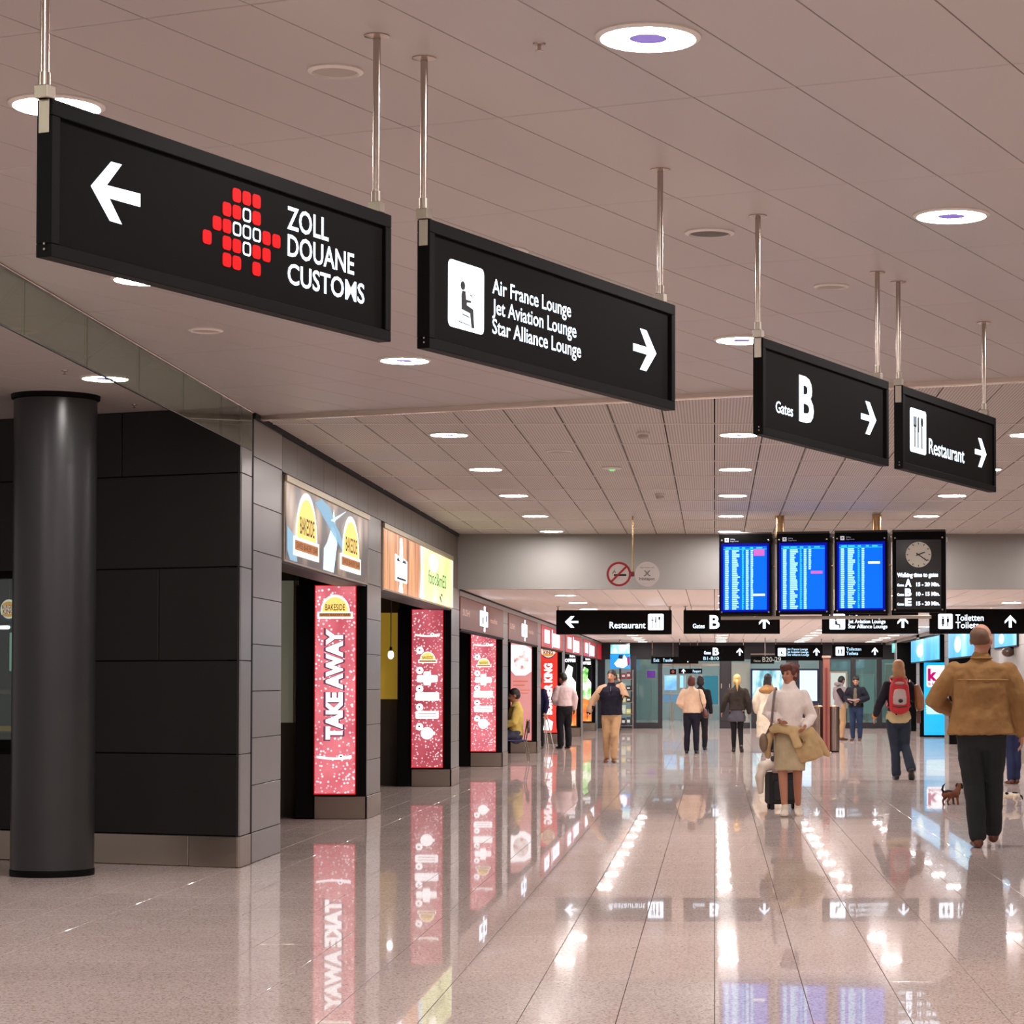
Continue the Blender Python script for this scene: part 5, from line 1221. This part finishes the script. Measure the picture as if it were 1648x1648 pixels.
    if topg:
        m, o_ = topg; g_ = MB(); i_ = o_.get('inf', .018); w_ = o_.get('w', 1.0)*wid; hm = o_.get('hem', .9); fl = o_.get('flare', 0); dp = o_.get('depth', 1.0)
        rings = [(hm, (.152+i_)*w_+fl, (.115+i_)*dp+fl*.5, 0)]
        if hm < .95: rings.append((1.0, (.145+i_)*w_+fl*.55, (.11+i_)*dp+fl*.3, 0))
        if hm < .6: rings.insert(1, (.8, (.155+i_)*w_+fl*.8, (.12+i_)*dp+fl*.45, 0))
        rings += [(1.12, (.142+i_)*w_+fl*.3, (.104+i_)*dp, 0), (1.25, (.158+i_)*w_, (.113+i_)*dp, .004), (1.35, (.168+i_)*w_, (.108+i_), 0), (1.415, (.15+i_)*w_, .087+i_, -.004), (1.452, .092+i_, .068+i_*.8, -.004), (1.478+o_.get('collar', 0), .062+i_*.6, .062+i_*.6, 0)]
        torso(g_, rings, 24, True); rs = o_.get('sleeve', 1.0)
        sr = o_.get('srad', 1.0)
        for sd in 'RL': arm(g_, sd, (.056+i_*.7, (.05+i_)*sr, (.043+i_)*sr, (.03+i_*.8)*sr), rs*.98)
        skinned(sc_(g_), o_.get('name', 'jacket'), m, root, vox*s, 4, .030)
    if shoes:
        for sd in 'RL': skinned(sc_(foot(MB(), sd, .008)), 'shoe', shoes, root, .008*s, 3)
    if hair:
        m, st = hair; hb = MB()
        if st == 'bald': hb.ball((0, -.018, 1.628), (.081, .09, .05)); hb.ball((0, -.042, 1.664), (.074, .072, .066))
        else:
            hb.ball((0, -.012, 1.672), (.084, .102, .098)); hb.ball((0, -.03, 1.63), (.083, .083, .085))
            if st == 'short': pass
            if st in ('bob', 'long', 'pony', 'shaggy'): hb.ball((0, -.035, 1.60), (.088, .078, .09)); hb.ball((0, .05, 1.715), (.062, .055, .04))
            if st == 'shaggy':
                for k in range(14): a = R(k*27+10); hb.ball((.082*math.cos(a), -.02+.09*math.sin(a), 1.685+.035*math.sin(k*2.1)), (.03, .03, .038))
            if st == 'long':
                hb.tube([(0, -.05, 1.6), (0, -.07, 1.5), (0, -.085, 1.40)], [(.088, .06), (.09, .045), (.075, .03)], 14)
            if st == 'pony': hb.tube([(0, -.09, 1.63), (.005, -.125, 1.58), (.01, -.135, 1.48), (.015, -.13, 1.38)], [.026, .03, .026, .008], 10)
        hb.v = [(p_[0]*1.07, p_[1], p_[2]) for p_ in hb.v]; skinned(sc_(hb.xf(HMx)), 'hair', m, root, .011*s, 3)
    PEOPLE[label] = root
    return root, s, sc_, V, HMx
BROWN = mat('hair_brown', (58, 38, 28), .6, bump=.4, bscale=90, var=.2); BLACKH = mat('hair_black', (28, 22, 20), .55, bump=.4, bscale=90); BLOND = mat('hair_blond', (206, 168, 104), .55, bump=.4, bscale=90, var=.15); REDH = mat('hair_auburn', (84, 38, 26), .55, bump=.4, bscale=90, var=.2); GREYH = mat('hair_greying', (118, 88, 68), .7, bump=.3, bscale=120)
LSHOE = mat('leather_brown', (104, 56, 40), .35); BSHOE = mat('leather_black', (24, 20, 20), .3); WSHOE = mat('canvas_white', (214, 200, 182), .7)
DENIM = cloth('denim_dark', (40, 46, 60)); BLKT = cloth('trouser_black', (24, 22, 26)); KHAKI = cloth('chino_khaki', (186, 150, 112)); NAVY = cloth('knit_navy', (26, 24, 40))
TAN = cloth('suede_tan', (156, 116, 72), .85, .35, 22)

# 1 man in the tan jacket, seen from behind
r1, s1, sc1, V1, H1_ = person('man in a tan jacket and dark trousers walking away with his back turned', 1580, 1364, 1005, R(-4),
    dict(elR=(.30, -.02, 1.16), wrR=(.315, .04, .90), elL=(-.37, .02, 1.14), wrL=(-.22, .24, 1.08), kneeL=(-.06, .03, .49), ankL=(-.03, -.03, .085), kneeR=(.09, .13, .50), ankR=(.10, .16, .12), footR=18),
    SKIN, 1.26, (TAN, dict(hem=.885, inf=.026, flare=.035, w=1.06, name='jacket', srad=1.12, depth=1.1, sleeve=.97)), ('trousers', cloth('trouser_slate', (40, 43, 44)), dict(w=1.16, cuff=.07)), LSHOE, (GREYH, 'bald'), (-22, 0, 0), vox=.0085)
yk = MB()
for k in range(25): a = -1+2*k/24; yk.tube([(a*.19, -.142+.05*a*a*.9, 1.315), (a*.19+.016, -.142+.05*a*a*.9, 1.315)], [.0035, .0035], 6, (0, 0, 1))
part('yoke_seam', mat('tan_stitch', (176, 138, 92), .8), r1)(sc1(yk))
cl_ = MB().tube([(.075*math.cos(R(200+14*k)), -.01+.075*math.sin(R(200+14*k)), 1.485) for k in range(11)], [(.012, .024)]*11, 8, (0, 0, 1)); skinned(sc1(cl_), 'collar', TAN, r1, .008)

# 2 woman in beige with the trolley case
wm = person('woman in a white turtleneck and beige skirt walking towards the camera', 1271, 1313, 1068, R(180),
    dict(elR=(.25, -.06, 1.17), wrR=(.13, .14, 1.10), elL=(-.25, -.05, 1.14), wrL=(-.17, .16, 1.03), kneeR=(.08, .06, .48), ankR=(.06, .10, .085), kneeL=(-.09, .02, .48), ankL=(-.10, -.16, .10), footL=-10),
    SKIN2, .92, (cloth('turtleneck_white', (226, 212, 204)), dict(hem=.98, inf=.022, name='sweater', collar=.045, sleeve=.96, srad=1.05)), ('skirt', cloth('skirt_beige', (176, 156, 124)), dict(hem=.52, flare=.18)), WSHOE, (REDH, 'shaggy'), (-30, -4, 0), vox=.009)
r2, s2, sc2, V2, _ = wm
wl = r2.location
cb = thing('carried_coat', wl, R(180), 'beige coat gathered round the hips of the woman with the trolley', 'coat')
CO = cloth('coat_beige', (190, 160, 116), .8, .4, 14)
g_ = MB(); g_.tube([(.22*math.cos(R(a)), .02+.175*math.sin(R(a)), .985+.02*math.sin(R(a*2))) for a in range(0, 361, 20)], [(.055, .035)]*19, 12, (0, 0, 1))
g_.tube([(-.14, .12, .98), (-.20, .13, .80), (-.25, .12, .66)], [(.10, .04), (.15, .045), (.15, .03)], 14); g_.tube([(-.22, .08, .98), (-.33, .06, .80), (-.45, .05, .70)], [(.06, .05), (.09, .045), (.03, .02)], 12)
g_.tube([(-.02, .20, .96), (-.07, .215, .88), (-.09, .22, .80)], [(.05, .025), (.055, .03), (.06, .025)], 12); g_.tube([(.22, .0, .97), (.27, -.02, .82), (.25, -.05, .68)], [(.05, .06), (.06, .08), (.03, .05)], 12)
skinned(sc2(g_), 'coat_cloth', CO, cb, .010, 4, .03)
g_ = MB(); g_.tube([(-.10, .185, .93), (-.16, .19, .86), (-.12, .18, .80)], [(.014, .03)]*3, 8); skinned(sc2(g_), 'fold', cloth('coat_lining', (150, 122, 86)), cb, .008)
hb_ = thing('shoulder_bag', wl, R(180), 'small bag on a dark strap over the shoulder of the woman in beige', 'bag')
part('strap', mat('strap_grey', (110, 92, 92), .6), hb_, True)(sc2(MB().tube([(.14, -.10, 1.40), (.16, -.03, 1.475), (.17, .06, 1.455), (.185, .15, 1.36), (.20, .16, 1.20), (.215, .12, 1.05), (.27, .02, .92)], [(.014, .005)]*7, 8)))
skinned(sc2(MB().tube([(.30, -.16, .84), (.30, .06, .84)], [(.05, .11), (.05, .11)], 14, (1, 0, 0))), 'pouch', mat('bag_taupe', (120, 96, 76), .5), hb_, .010)
# trolley case behind her
sl = on_z(1258, 1302, 0)
t = thing('trolley_case', sl, R(14), 'black trolley case piled with a pale jacket behind the woman in beige', 'suitcase')
BLK = mat('nylon_black', (20, 20, 24), .6, bump=.2)
part('body', BLK, t)(MB().bbox(-.17, .19, -.12, .12, .06, .42, .02)); part('front_pocket', BLK, t)(MB().bbox(-.13, .15, -.145, -.12, .1, .33, .012))
for x in (-.13, .15): part('wheel', mat('wheel_rubber', (16, 16, 16), .6), t)(MB().lathe([(.035, -.015), (.035, .015)], 18, (x, .06, .035), 'x')); part('foot', BLK, t)(MB().bbox(x-.02, x+.02, -.1, -.06, 0, .06, .006))
for x in (-.06, .08): part('handle_tube', M_chrome, t)(MB().tube([(x, .1, .40), (x, .1, .86)], [.009, .009], 8))
part('grip', M_ink, t)(MB().tube([(-.08, .1, .87), (.10, .1, .87)], [.016, .016], 10, (0, 0, 1)))
t = thing('draped_jacket', sl, R(14), 'pale grey and white jacket lying over the trolley case', 'jacket')
g_ = MB(); g_.tube([(-.22, 0, .48), (0, -.01, .53), (.20, 0, .49)], [(.13, .06), (.14, .075), (.12, .06)], 16, (0, 1, 0)); g_.tube([(-.21, -.03, .50), (-.27, -.04, .36), (-.26, -.05, .20)], [(.05, .09), (.05, .09), (.03, .06)], 12)
skinned(g_, 'cloth', cloth('jacket_pale', (206, 190, 176), .8, .4, 14), t, .012)
g_ = MB(); g_.tube([(-.15, -.13, .57), (0, -.15, .59), (.14, -.13, .56)], [(.02, .035)]*3, 10, (0, 1, 0)); skinned(g_, 'lining', cloth('jacket_stripe', (70, 62, 66)), t, .01)
g_ = MB(); g_.tube([(-.14, -.15, .45), (0, -.165, .45), (.14, -.14, .46)], [(.02, .045)]*3, 10, (0, 1, 0)); skinned(g_, 'sleeve', cloth('jacket_mauve', (150, 126, 124)), t, .01)

# 3 woman with the red backpack
r3, s3, sc3, V3, _ = person('woman with a scarf and dark jeans walking away under a red backpack', 1446, 1255, 1063, 0,
    dict(elL=(-.26, -.02, 1.16), wrL=(-.33, .08, .95), elR=(.25, .03, 1.17), wrR=(.18, .2, 1.2), kneeL=(-.05, .04, .49), ankL=(-.03, -.02, .085), kneeR=(.10, .05, .5), ankR=(.17, -.22, .16), footR=-40),
    SKIN, .95, (cloth('jacket_dark', (32, 30, 40)), dict(hem=.93, inf=.022, name='jacket')), ('trousers', DENIM, dict(w=1.0, cuff=.072)), BSHOE, (mat('hair_sandy', (176, 134, 96), .6, bump=.4, bscale=80, var=.25), 'long'), (8, 4, 0), vox=.013)
skinned(sc3(MB().tube([(.09*math.cos(R(a)), -.01+.085*math.sin(R(a)), 1.50) for a in range(0, 361, 30)], [(.03, .04)]*13, 10, (0, 0, 1))), 'scarf', cloth('scarf_tan', (170, 124, 96)), r3, .012)
skinned(sc3(MB().tube([(0, 0, .905), (0, 0, .95)], [(.19, .145), (.185, .14)], 20)), 'shirt_hem', cloth('shirt_cream', (190, 172, 130)), r3, .012)
skinned(sc3(MB().tube([(-.325, .07, .985), (-.34, .095, .93)], [.042, .042], 12)), 'cuff', mat('cuff_orange', (226, 130, 40), .7), r3, .012)
bp = thing('backpack', r3.location, 0, 'red backpack with a grey panel worn by the walking woman', 'backpack')
RED = mat('nylon_red', (176, 26, 34), .6, bump=.2)
skinned(sc3(MB().tube([(0, -.21, 1.04), (0, -.22, 1.2), (0, -.20, 1.38), (0, -.17, 1.46)], [(.145, .085), (.155, .095), (.14, .08), (.10, .05)], 20)), 'bag_body', RED, bp, .012)
skinned(sc3(MB().tube([(0, -.295, 1.12), (0, -.300, 1.2), (0, -.285, 1.31)], [(.10, .03), (.105, .035), (.085, .03)], 16)), 'grey_panel', mat('nylon_grey', (168, 146, 142), .6), bp, .011); part('top_patch', MATS['nylon_grey'], bp, True)(sc3(MB().ball((0, -.255, 1.415), (.07, .03, .025)))); part('emblem', M_ink, bp, True)(sc3(MB().ball((.01, -.333, 1.16), (.035, .012, .028)))); part('zip', M_ink, bp)(sc3(MB().tube([(-.1, -.275, 1.08), (0, -.31, 1.065), (.1, -.275, 1.08)], [.008]*3, 8, (0, 0, 1))))
for x in (-.11, .11): part('strap', RED, bp, True)(sc3(MB().tube([(x, -.13, 1.43), (x, 0, 1.485), (x, .13, 1.40), (x*1.2, .14, 1.2), (x*1.5, .0, 1.08), (x*1.2, -.15, 1.06)], [(.025, .008)]*6, 8)))
hb_ = thing('leather_bag', r3.location, 0, 'brown leather shoulder bag on the right side of the backpack woman', 'bag')
skinned(sc3(MB().tube([(.27, -.06, 1.36), (.30, -.07, 1.22), (.31, -.06, 1.07)], [(.05, .07), (.075, .10), (.07, .10)], 14)), 'bag_body', mat('bag_brown', (140, 88, 54), .5), hb_, .012); part('strap', mat('strap_brown', (90, 56, 40), .5), hb_, True)(sc3(MB().tube([(.16, -.10, 1.43), (.17, 0, 1.465), (.2, .07, 1.42), (.27, .03, 1.34)], [(.014, .006)]*4, 8))); part('tassel', MATS['strap_brown'], hb_)(sc3(MB().tube([(.29, -.06, 1.0), (.295, -.06, .84)], [(.03, .012), (.03, .012)], 8)))

# 4 child-sized figure in jeans behind the tan man
person('person in jeans standing behind the man in the tan jacket', 1631, 1262, 1092, R(12), dict(kneeL=(-.05, .02, .49), ankL=(-.045, -.02, .085), ankR=(.06, .04, .085), kneeR=(.06, .03, .49)), SKIN, .95, (cloth('sweater_grey', (96, 92, 100)), dict(hem=.92, name='sweater')), ('trousers', cloth('denim_blue', (44, 50, 84)), dict(w=1.0)), LSHOE, (BROWN, 'short'), vox=.014, H=1.62)

# 5 man on the phone
r5, s5, sc5, V5, _ = person('man in a navy and beige jacket talking on a phone while walking', 984, 1227, 1079, R(176),
    dict(elR=(.36, .0, 1.17), wrR=(.43, .05, .95), elL=(-.29, .10, 1.23), wrL=(-.17, .0, 1.51), kneeR=(.09, .03, .49), ankR=(.09, -.08, .10), footR=-8, kneeL=(-.07, .10, .49), ankL=(-.06, .10, .085)),
    SKIN, 1.12, (NAVY, dict(hem=.90, inf=.03, name='jacket', w=1.08, srad=.9)), ('trousers', KHAKI, dict(w=1.05)), LSHOE, (BLACKH, 'short'), (-14, 0, 0), vox=.013)
BEI = cloth('fleece_beige', (196, 156, 124))
for sd in 'RL':
    a, b, c = V5['sh'+sd], V5['el'+sd], V5['wr'+sd]
    skinned(sc5(MB().tube([a.lerp(Vector((0, 0, 1.44)), .35)+Vector((0, 0, .015)), a+Vector((0, 0, .005)), a.lerp(b, .5), b, b.lerp(c, .9)], [.072, .084, .08, .072, .058], 14, (0, 1, 0))), 'sleeve', BEI, r5, .013)
part('zip', M_chrome, r5)(sc5(MB().tube([(0, .145, 1.44), (0, .15, 1.36)], [.006, .006], 6)))
t = thing('mobile_phone', r5.location, R(176), 'small dark mobile phone held to the ear of the walking man', 'phone'); part('body', M_ink, t)(sc5(MB().bbox(-.112, -.096, .0, .045, 1.55, 1.67, .004))); part('screen', mat('phone_screen', (40, 60, 90), .2), t)(sc5(MB().box(-.096, -.094, .005, .04, 1.58, 1.66)))

# 6 man in the white shirt at the shops
person('man in a white shirt and black trousers standing at the red poster', 908, 1205, 1083, R(28),
    dict(elR=(.25, -.03, 1.15), wrR=(.27, .02, .93), elL=(-.24, .03, 1.16), wrL=(-.14, .22, 1.05)), SKIN2, 1.08, (cloth('shirt_white', (226, 200, 200), .8, .3, 18), dict(hem=.98, inf=.026, name='shirt', srad=1.15)), ('trousers', BLKT, dict(w=1.1, cuff=.075)), BSHOE, (BLACKH, 'short'), (30, -20, 0), vox=.015)
# 7 person in dark blue, half behind the pier
person('person in dark blue clothes half hidden by the pier beside the red poster', 0, 0, 0, R(150), None, SKIN, 1.05, (cloth('suit_blue', (30, 32, 70)), dict(hem=.85, inf=.024, name='jacket')), ('trousers', BLKT), BSHOE, (BLACKH, 'short'), loc=(-3.86, 52.9, 0), H=1.58, vox=.015)
# 8 seated man in the yellow shirt
CHX, CHY = -3.62, 44.2
r8, *_ = person('seated man in a pale yellow shirt at the shop front', 0, 0, 0, R(100), dict(hipR=(.09, .0, .90), hipL=(-.09, 0, .90), kneeR=(.1, .43, .93), kneeL=(-.1, .43, .93), ankR=(.1, .42, .51), ankL=(-.1, .42, .51), elR=(.22, .06, 1.14), wrR=(.12, .28, 1.08), elL=(-.22, .06, 1.14), wrL=(-.1, .28, 1.08)),
    SKIN2, 1.02, (cloth('shirt_yellow', (206, 178, 96)), dict(hem=.9, inf=.024, name='shirt', srad=1.1)), ('trousers', cloth('trouser_grey', (70, 70, 90)), dict(w=1.0)), BSHOE, (BLACKH, 'short'), (0, -12, 0), loc=(CHX, CHY, -.425), H=1.75, vox=.014)
t = thing('cafe_chair', (CHX, CHY, 0), R(100), 'light metal cafe chair with a blue seat under the seated man', 'chair')
SB = mat('chair_blue_seat', (60, 66, 110), .5)
part('seat', SB, t)(MB().bbox(-.2, .2, -.18, .22, .375, .40, .012)); part('backrest', SB, t)(MB().bbox(-.2, .2, -.235, -.215, .52, .74, .01))
for x in (-.19, .19):
    part('leg', M_chrome, t)(MB().tube([(x, .2, .375), (x, .24, .01)], [.011, .011], 8)); part('leg', M_chrome, t)(MB().tube([(x, -.17, .375), (x, -.24, .01)], [.011, .011], 8)); part('back_post', M_chrome, t)(MB().tube([(x, -.17, .38), (x, -.225, .76)], [.011, .011], 8))
# a folded menu stand near the red poster
mp_ = on_z(884, 1204, 0)
t = thing('easel_stand', mp_, R(10), 'thin white easel stand leaning by the red poster', 'stand')
for a, b in (((-.07, 0, 0), (-.15, .02, 1.05)), ((.1, 0, 0), (-.13, .03, 1.05)), ((0, .2, 0), (-.14, .05, 1.05))): part('leg', M_trim, t)(MB().tube([a, b], [.012, .012], 8))
part('crossbar', M_trim, t)(MB().tube([(-.12, 0, .35), (.04, .0, .35)], [.010, .010], 8, (0, 0, 1)))

# 9 woman in the cream top
r9, s9, sc9, V9, _ = person('woman in a cream top and dark trousers seen from behind with a handbag', 1113, 1213, 1088, R(-6), dict(elR=(.25, -.02, 1.15), wrR=(.20, .12, 1.0), elL=(-.26, -.04, 1.14), wrL=(-.15, .16, 1.03), ankL=(-.11, -.02, .085), ankR=(.10, .05, .085)), SKIN, 1.06, (cloth('top_cream', (222, 190, 162)), dict(hem=.92, inf=.034, name='sweater', flare=.015, srad=1.15)), ('trousers', cloth('trouser_navy', (28, 26, 40)), dict(w=1.04)), BSHOE, (REDH, 'bob'), vox=.014)
t = thing('handbag', r9.location, R(-6), 'dark maroon handbag at the hip of the woman in the cream top', 'bag')
skinned(sc9(MB().tube([(.30, -.02, .97), (.33, -.02, .86)], [(.05, .10), (.07, .13)], 14)), 'bag_body', mat('bag_maroon', (84, 44, 48), .5), t, .012); part('strap', mat('bag_maroon_strap', (60, 32, 36), .5), t)(sc9(MB().tube([(.29, -.09, .98), (.22, -.12, 1.2), (.17, -.06, 1.47), (.2, .08, 1.40), (.28, .06, 1.0)], [.007]*5, 8)))
person('dark-haired person in black partly behind the woman in the cream top', 0, 0, 0, R(-4), None, SKIN, .98, (cloth('coat_black', (26, 24, 30)), dict(hem=.9, name='coat')), ('trousers', BLKT), BSHOE, (BLACKH, 'bob'), loc=(-.30, 51.8, 0), H=1.58, vox=.015)
# 10 blonde woman with a ponytail
r10, s10, sc10, V10, _ = person('blonde woman with a ponytail in a dark jacket and grey skirt walking away', 1186, 1211, 1086, R(-2), dict(elL=(-.27, -.03, 1.14), wrL=(-.33, .02, .93), elR=(.26, -.02, 1.13), wrR=(.27, .06, .90), kneeL=(-.07, .03, .49), ankL=(-.07, -.02, .085), kneeR=(.08, .02, .5), ankR=(.10, -.16, .15), footR=-30), SKIN, 1.06, (cloth('jacket_charcoal', (54, 46, 42)), dict(hem=.95, inf=.026, name='jacket', srad=1.02)), ('skirt', cloth('skirt_grey', (84, 82, 92)), dict(hem=.70, flare=.2)), BSHOE, (BLOND, 'pony'), vox=.014)
g_ = MB()
for sd in 'RL':
    h, k, a = V10['hip'+sd], V10['knee'+sd], V10['ank'+sd]; g_ = MB().tube([h, h.lerp(k, .6), k, k.lerp(a, .35)+Vector((0, -.015, 0)), a], [.09, .075, .062, .06, .045], 14); skinned(sc10(g_), 'stocking', BLKT, r10, .014)
# 11 woman in the long white coat with a fur collar
r11, s11, sc11, V11, _ = person('woman in a long white coat with a brown fur collar walking away', 1236, 1211, 1085, R(-10), dict(elL=(-.26, -.03, 1.14), wrL=(-.26, .05, .92)), SKIN2, 1.1, (cloth('coat_white', (236, 218, 196), .8, .4, 12), dict(hem=.33, inf=.034, flare=.06, name='coat', srad=1.25)), ('trousers', BLKT), BSHOE, (BLACKH, 'long'), (-6, 0, 0), vox=.014)
skinned(sc11(MB().tube([(0, -.02, 1.40), (0, -.02, 1.47)], [(.225, .16), (.12, .11)], 20)), 'fur_collar', mat('fur_brown', (164, 122, 78), .9, bump=.9, bscale=60, var=.25), r11, .014)
# 12 man in the grey hoodie
person('man in a grey and black hooded jacket and khaki trousers reading with another man', 1352, 1191, 1088, R(-50), dict(elR=(.25, .05, 1.16), wrR=(.12, .30, 1.12), elL=(-.24, .06, 1.16), wrL=(-.08, .30, 1.10), ankR=(.12, -.04, .085), ankL=(-.12, .04, .085)), SKIN2, 1.04, (cloth('hoodie_grey', (150, 138, 140)), dict(hem=.85, inf=.032, name='jacket', srad=1.1, collar=.03)), ('trousers', KHAKI, dict(w=1.1)), LSHOE, (BLACKH, 'short'), (0, -24, 0), vox=.015)
o = [r for l, r in PEOPLE.items() if 'hooded' in l][0]
skinned(MB().tube([(.10, -.13, 1.28), (.20, -.08, 1.12), (.21, -.02, 1.0)], [(.04, .10), (.05, .11), (.03, .09)], 12), 'side_patch', cloth('patch_black', (36, 26, 34)), o, .014); skinned(MB().tube([(-.07, -.09, 1.42), (0, -.12, 1.42), (.07, -.09, 1.42)], [(.05, .045)]*3, 10, (0, 0, 1)), 'hood', MATS['hoodie_grey'], o, .014)
# 13 man in the dark jacket with the paper
r13, s13, sc13, V13, _ = person('man in a dark jacket and jeans holding an open paper', 1378, 1192, 1088, R(166), dict(elR=(.27, .0, 1.15), wrR=(.12, .27, 1.06), elL=(-.29, .0, 1.15), wrL=(-.13, .27, 1.07)), SKIN, 1.1, (cloth('jacket_black', (28, 28, 38)), dict(hem=.9, inf=.04, name='jacket', srad=1.15)), ('trousers', cloth('denim_mid', (42, 56, 84)), dict(w=1.08)), LSHOE, (BLACKH, 'short'), (6, -22, 0), vox=.015)
skinned(sc13(MB().tube([(0, .125, .95), (0, .14, 1.2), (0, .125, 1.4)], [(.05, .035), (.06, .035), (.045, .03)], 12)), 'shirt', cloth('shirt_olive', (110, 98, 82)), r13, .012)
t = thing('paper_sheet', r13.location, R(166), 'white open paper held by the man in the dark jacket', 'paper')
part('sheet', mat('paper_white', (230, 214, 214), .7), t)(sc13(MB().add([(-.17, .30, 1.09), (.0, .31, 1.07), (.17, .30, 1.09), (.16, .45, 1.14), (0, .46, 1.12), (-.16, .45, 1.14), (-.17, .302, 1.093), (.0, .312, 1.073), (.17, .302, 1.093), (.16, .452, 1.143), (0, .462, 1.123), (-.16, .452, 1.143)], [(5, 4, 1, 0), (4, 3, 2, 1), (6, 7, 10, 11), (7, 8, 9, 10)]))); part('print_lines', M_ink, t)(sc13(MB().add([(-.13, .33, 1.103), (-.03, .335, 1.093), (-.03, .337, 1.0935), (-.13, .332, 1.1035)], [(0, 1, 2, 3)])))

# ================================================================ TWO SMALL DOGS
def dog(loc, rz, label, coat, patch, muzzle, s, tail_up=True, collar=None):
    t = thing('dog', loc, rz, label, 'dog')     # local: faces +x
    mb = MB()
    mb.tube([(-.30, 0, .33), (-.18, 0, .36), (0, 0, .35), (.16, 0, .35), (.26, 0, .38)], [(.09, .10), (.105, .115), (.10, .105), (.125, .13), (.10, .10)], 16, (0, 1, 0))
    mb.tube([(.22, 0, .40), (.31, 0, .50), (.36, 0, .56)], [.095, .08, .075], 14, (0, 1, 0)); mb.ball((.39, 0, .60), (.10, .09, .09)); mb.tube([(.42, 0, .585), (.52, 0, .565)], [.05, .036], 12, (0, 1, 0))
    for sg in (1, -1):
        mb.tube([(.19, sg*.075, .34), (.17, sg*.08, .20), (.19, sg*.08, .11), (.19, sg*.08, .03)], [.055, .036, .03, .03], 12); mb.tube([(.19, sg*.08, .022), (.235, sg*.08, .02)], [.03, .022], 10, (0, 1, 0))
        mb.tube([(-.22, sg*.075, .34), (-.17, sg*.085, .22), (-.27, sg*.085, .13), (-.25, sg*.085, .03)], [.08, .055, .032, .028], 12); mb.tube([(-.25, sg*.085, .022), (-.20, sg*.085, .02)], [.03, .022], 10, (0, 1, 0))
    tl = [(-.33, 0, .40), (-.40, 0, .50), (-.36, 0, .62), (-.28, 0, .68)] if tail_up else [(-.33, 0, .36), (-.42, 0, .34), (-.46, 0, .24)]
    mb.v = [(x*s, y*s*1.3, z*s) for x, y, z in mb.v]; skinned(mb, 'body', coat, t, .014*s*1.0, 3)
    def pc(name, m, mb): mb.v = [(x*s, y*s*1.3, z*s) for x, y, z in mb.v]; return part(name, m, t, True)(mb)
    pc('tail', patch, MB().tube(tl, [.04, .034, .026, .012][:len(tl)], 10, (0, 1, 0)))
    for sg in (1, -1): pc('ear', patch, MB().tube([(.36, sg*.07, .67), (.36, sg*.105, .61), (.37, sg*.10, .52)], [(.02, .03), (.02, .04), (.012, .025)], 10)); pc('eye', M_eye, MB().ball((.465, sg*.045, .625), .014, None, 8, 6))
    pc('nose', M_ink, MB().ball((.55, 0, .575), (.018, .022, .018), None, 8, 6)); pc('muzzle', muzzle, MB().ball((.48, 0, .565), (.06, .05, .042)))
    if collar: pc('collar', collar, MB().tube([(.275+.0*math.cos(R(a))+.06*math.sin(R(a)), .092*math.cos(R(a)), .455-.07*math.sin(R(a))) for a in range(0, 361, 30)], [.016]*13, 8, (0, 1, 0)))
    return t, pc
BRF = mat('fur_dog_brown', (110, 62, 40), .9, bump=.5, bscale=120, var=.2); BKF = mat('fur_dog_black', (26, 20, 18), .9, bump=.5, bscale=120); WHF = mat('fur_dog_white', (228, 212, 190), .9, bump=.5, bscale=120); CRF = mat('fur_dog_cream', (214, 176, 124), .9, bump=.5, bscale=120)
p = on_z(1531, 1295, 0); dg_, pc = dog(p, R(38), 'small brown dog with a raised dark tail standing on the floor', BRF, BKF, CRF, .36)
pc('saddle', BKF, MB().tube([(-.3, 0, .40), (-.15, 0, .43), (0, 0, .42)], [(.07, .05), (.085, .06), (.06, .045)], 12, (0, 1, 0)))
p = on_z(1624, 1297, 0); dg_, pc = dog(p, R(172), 'small white dog with black patches behind the tan-jacketed man', WHF, BKF, WHF, .34, False, mat('collar_tan', (140, 92, 60), .6))
pc('patch', BKF, MB().ball((-.18, -.02, .43), (.13, .10, .05))); pc('patch', BKF, MB().ball((.08, .06, .42), (.07, .06, .05))); pc('face_patch', BKF, MB().ball((.37, .02, .63), (.085, .085, .075)))
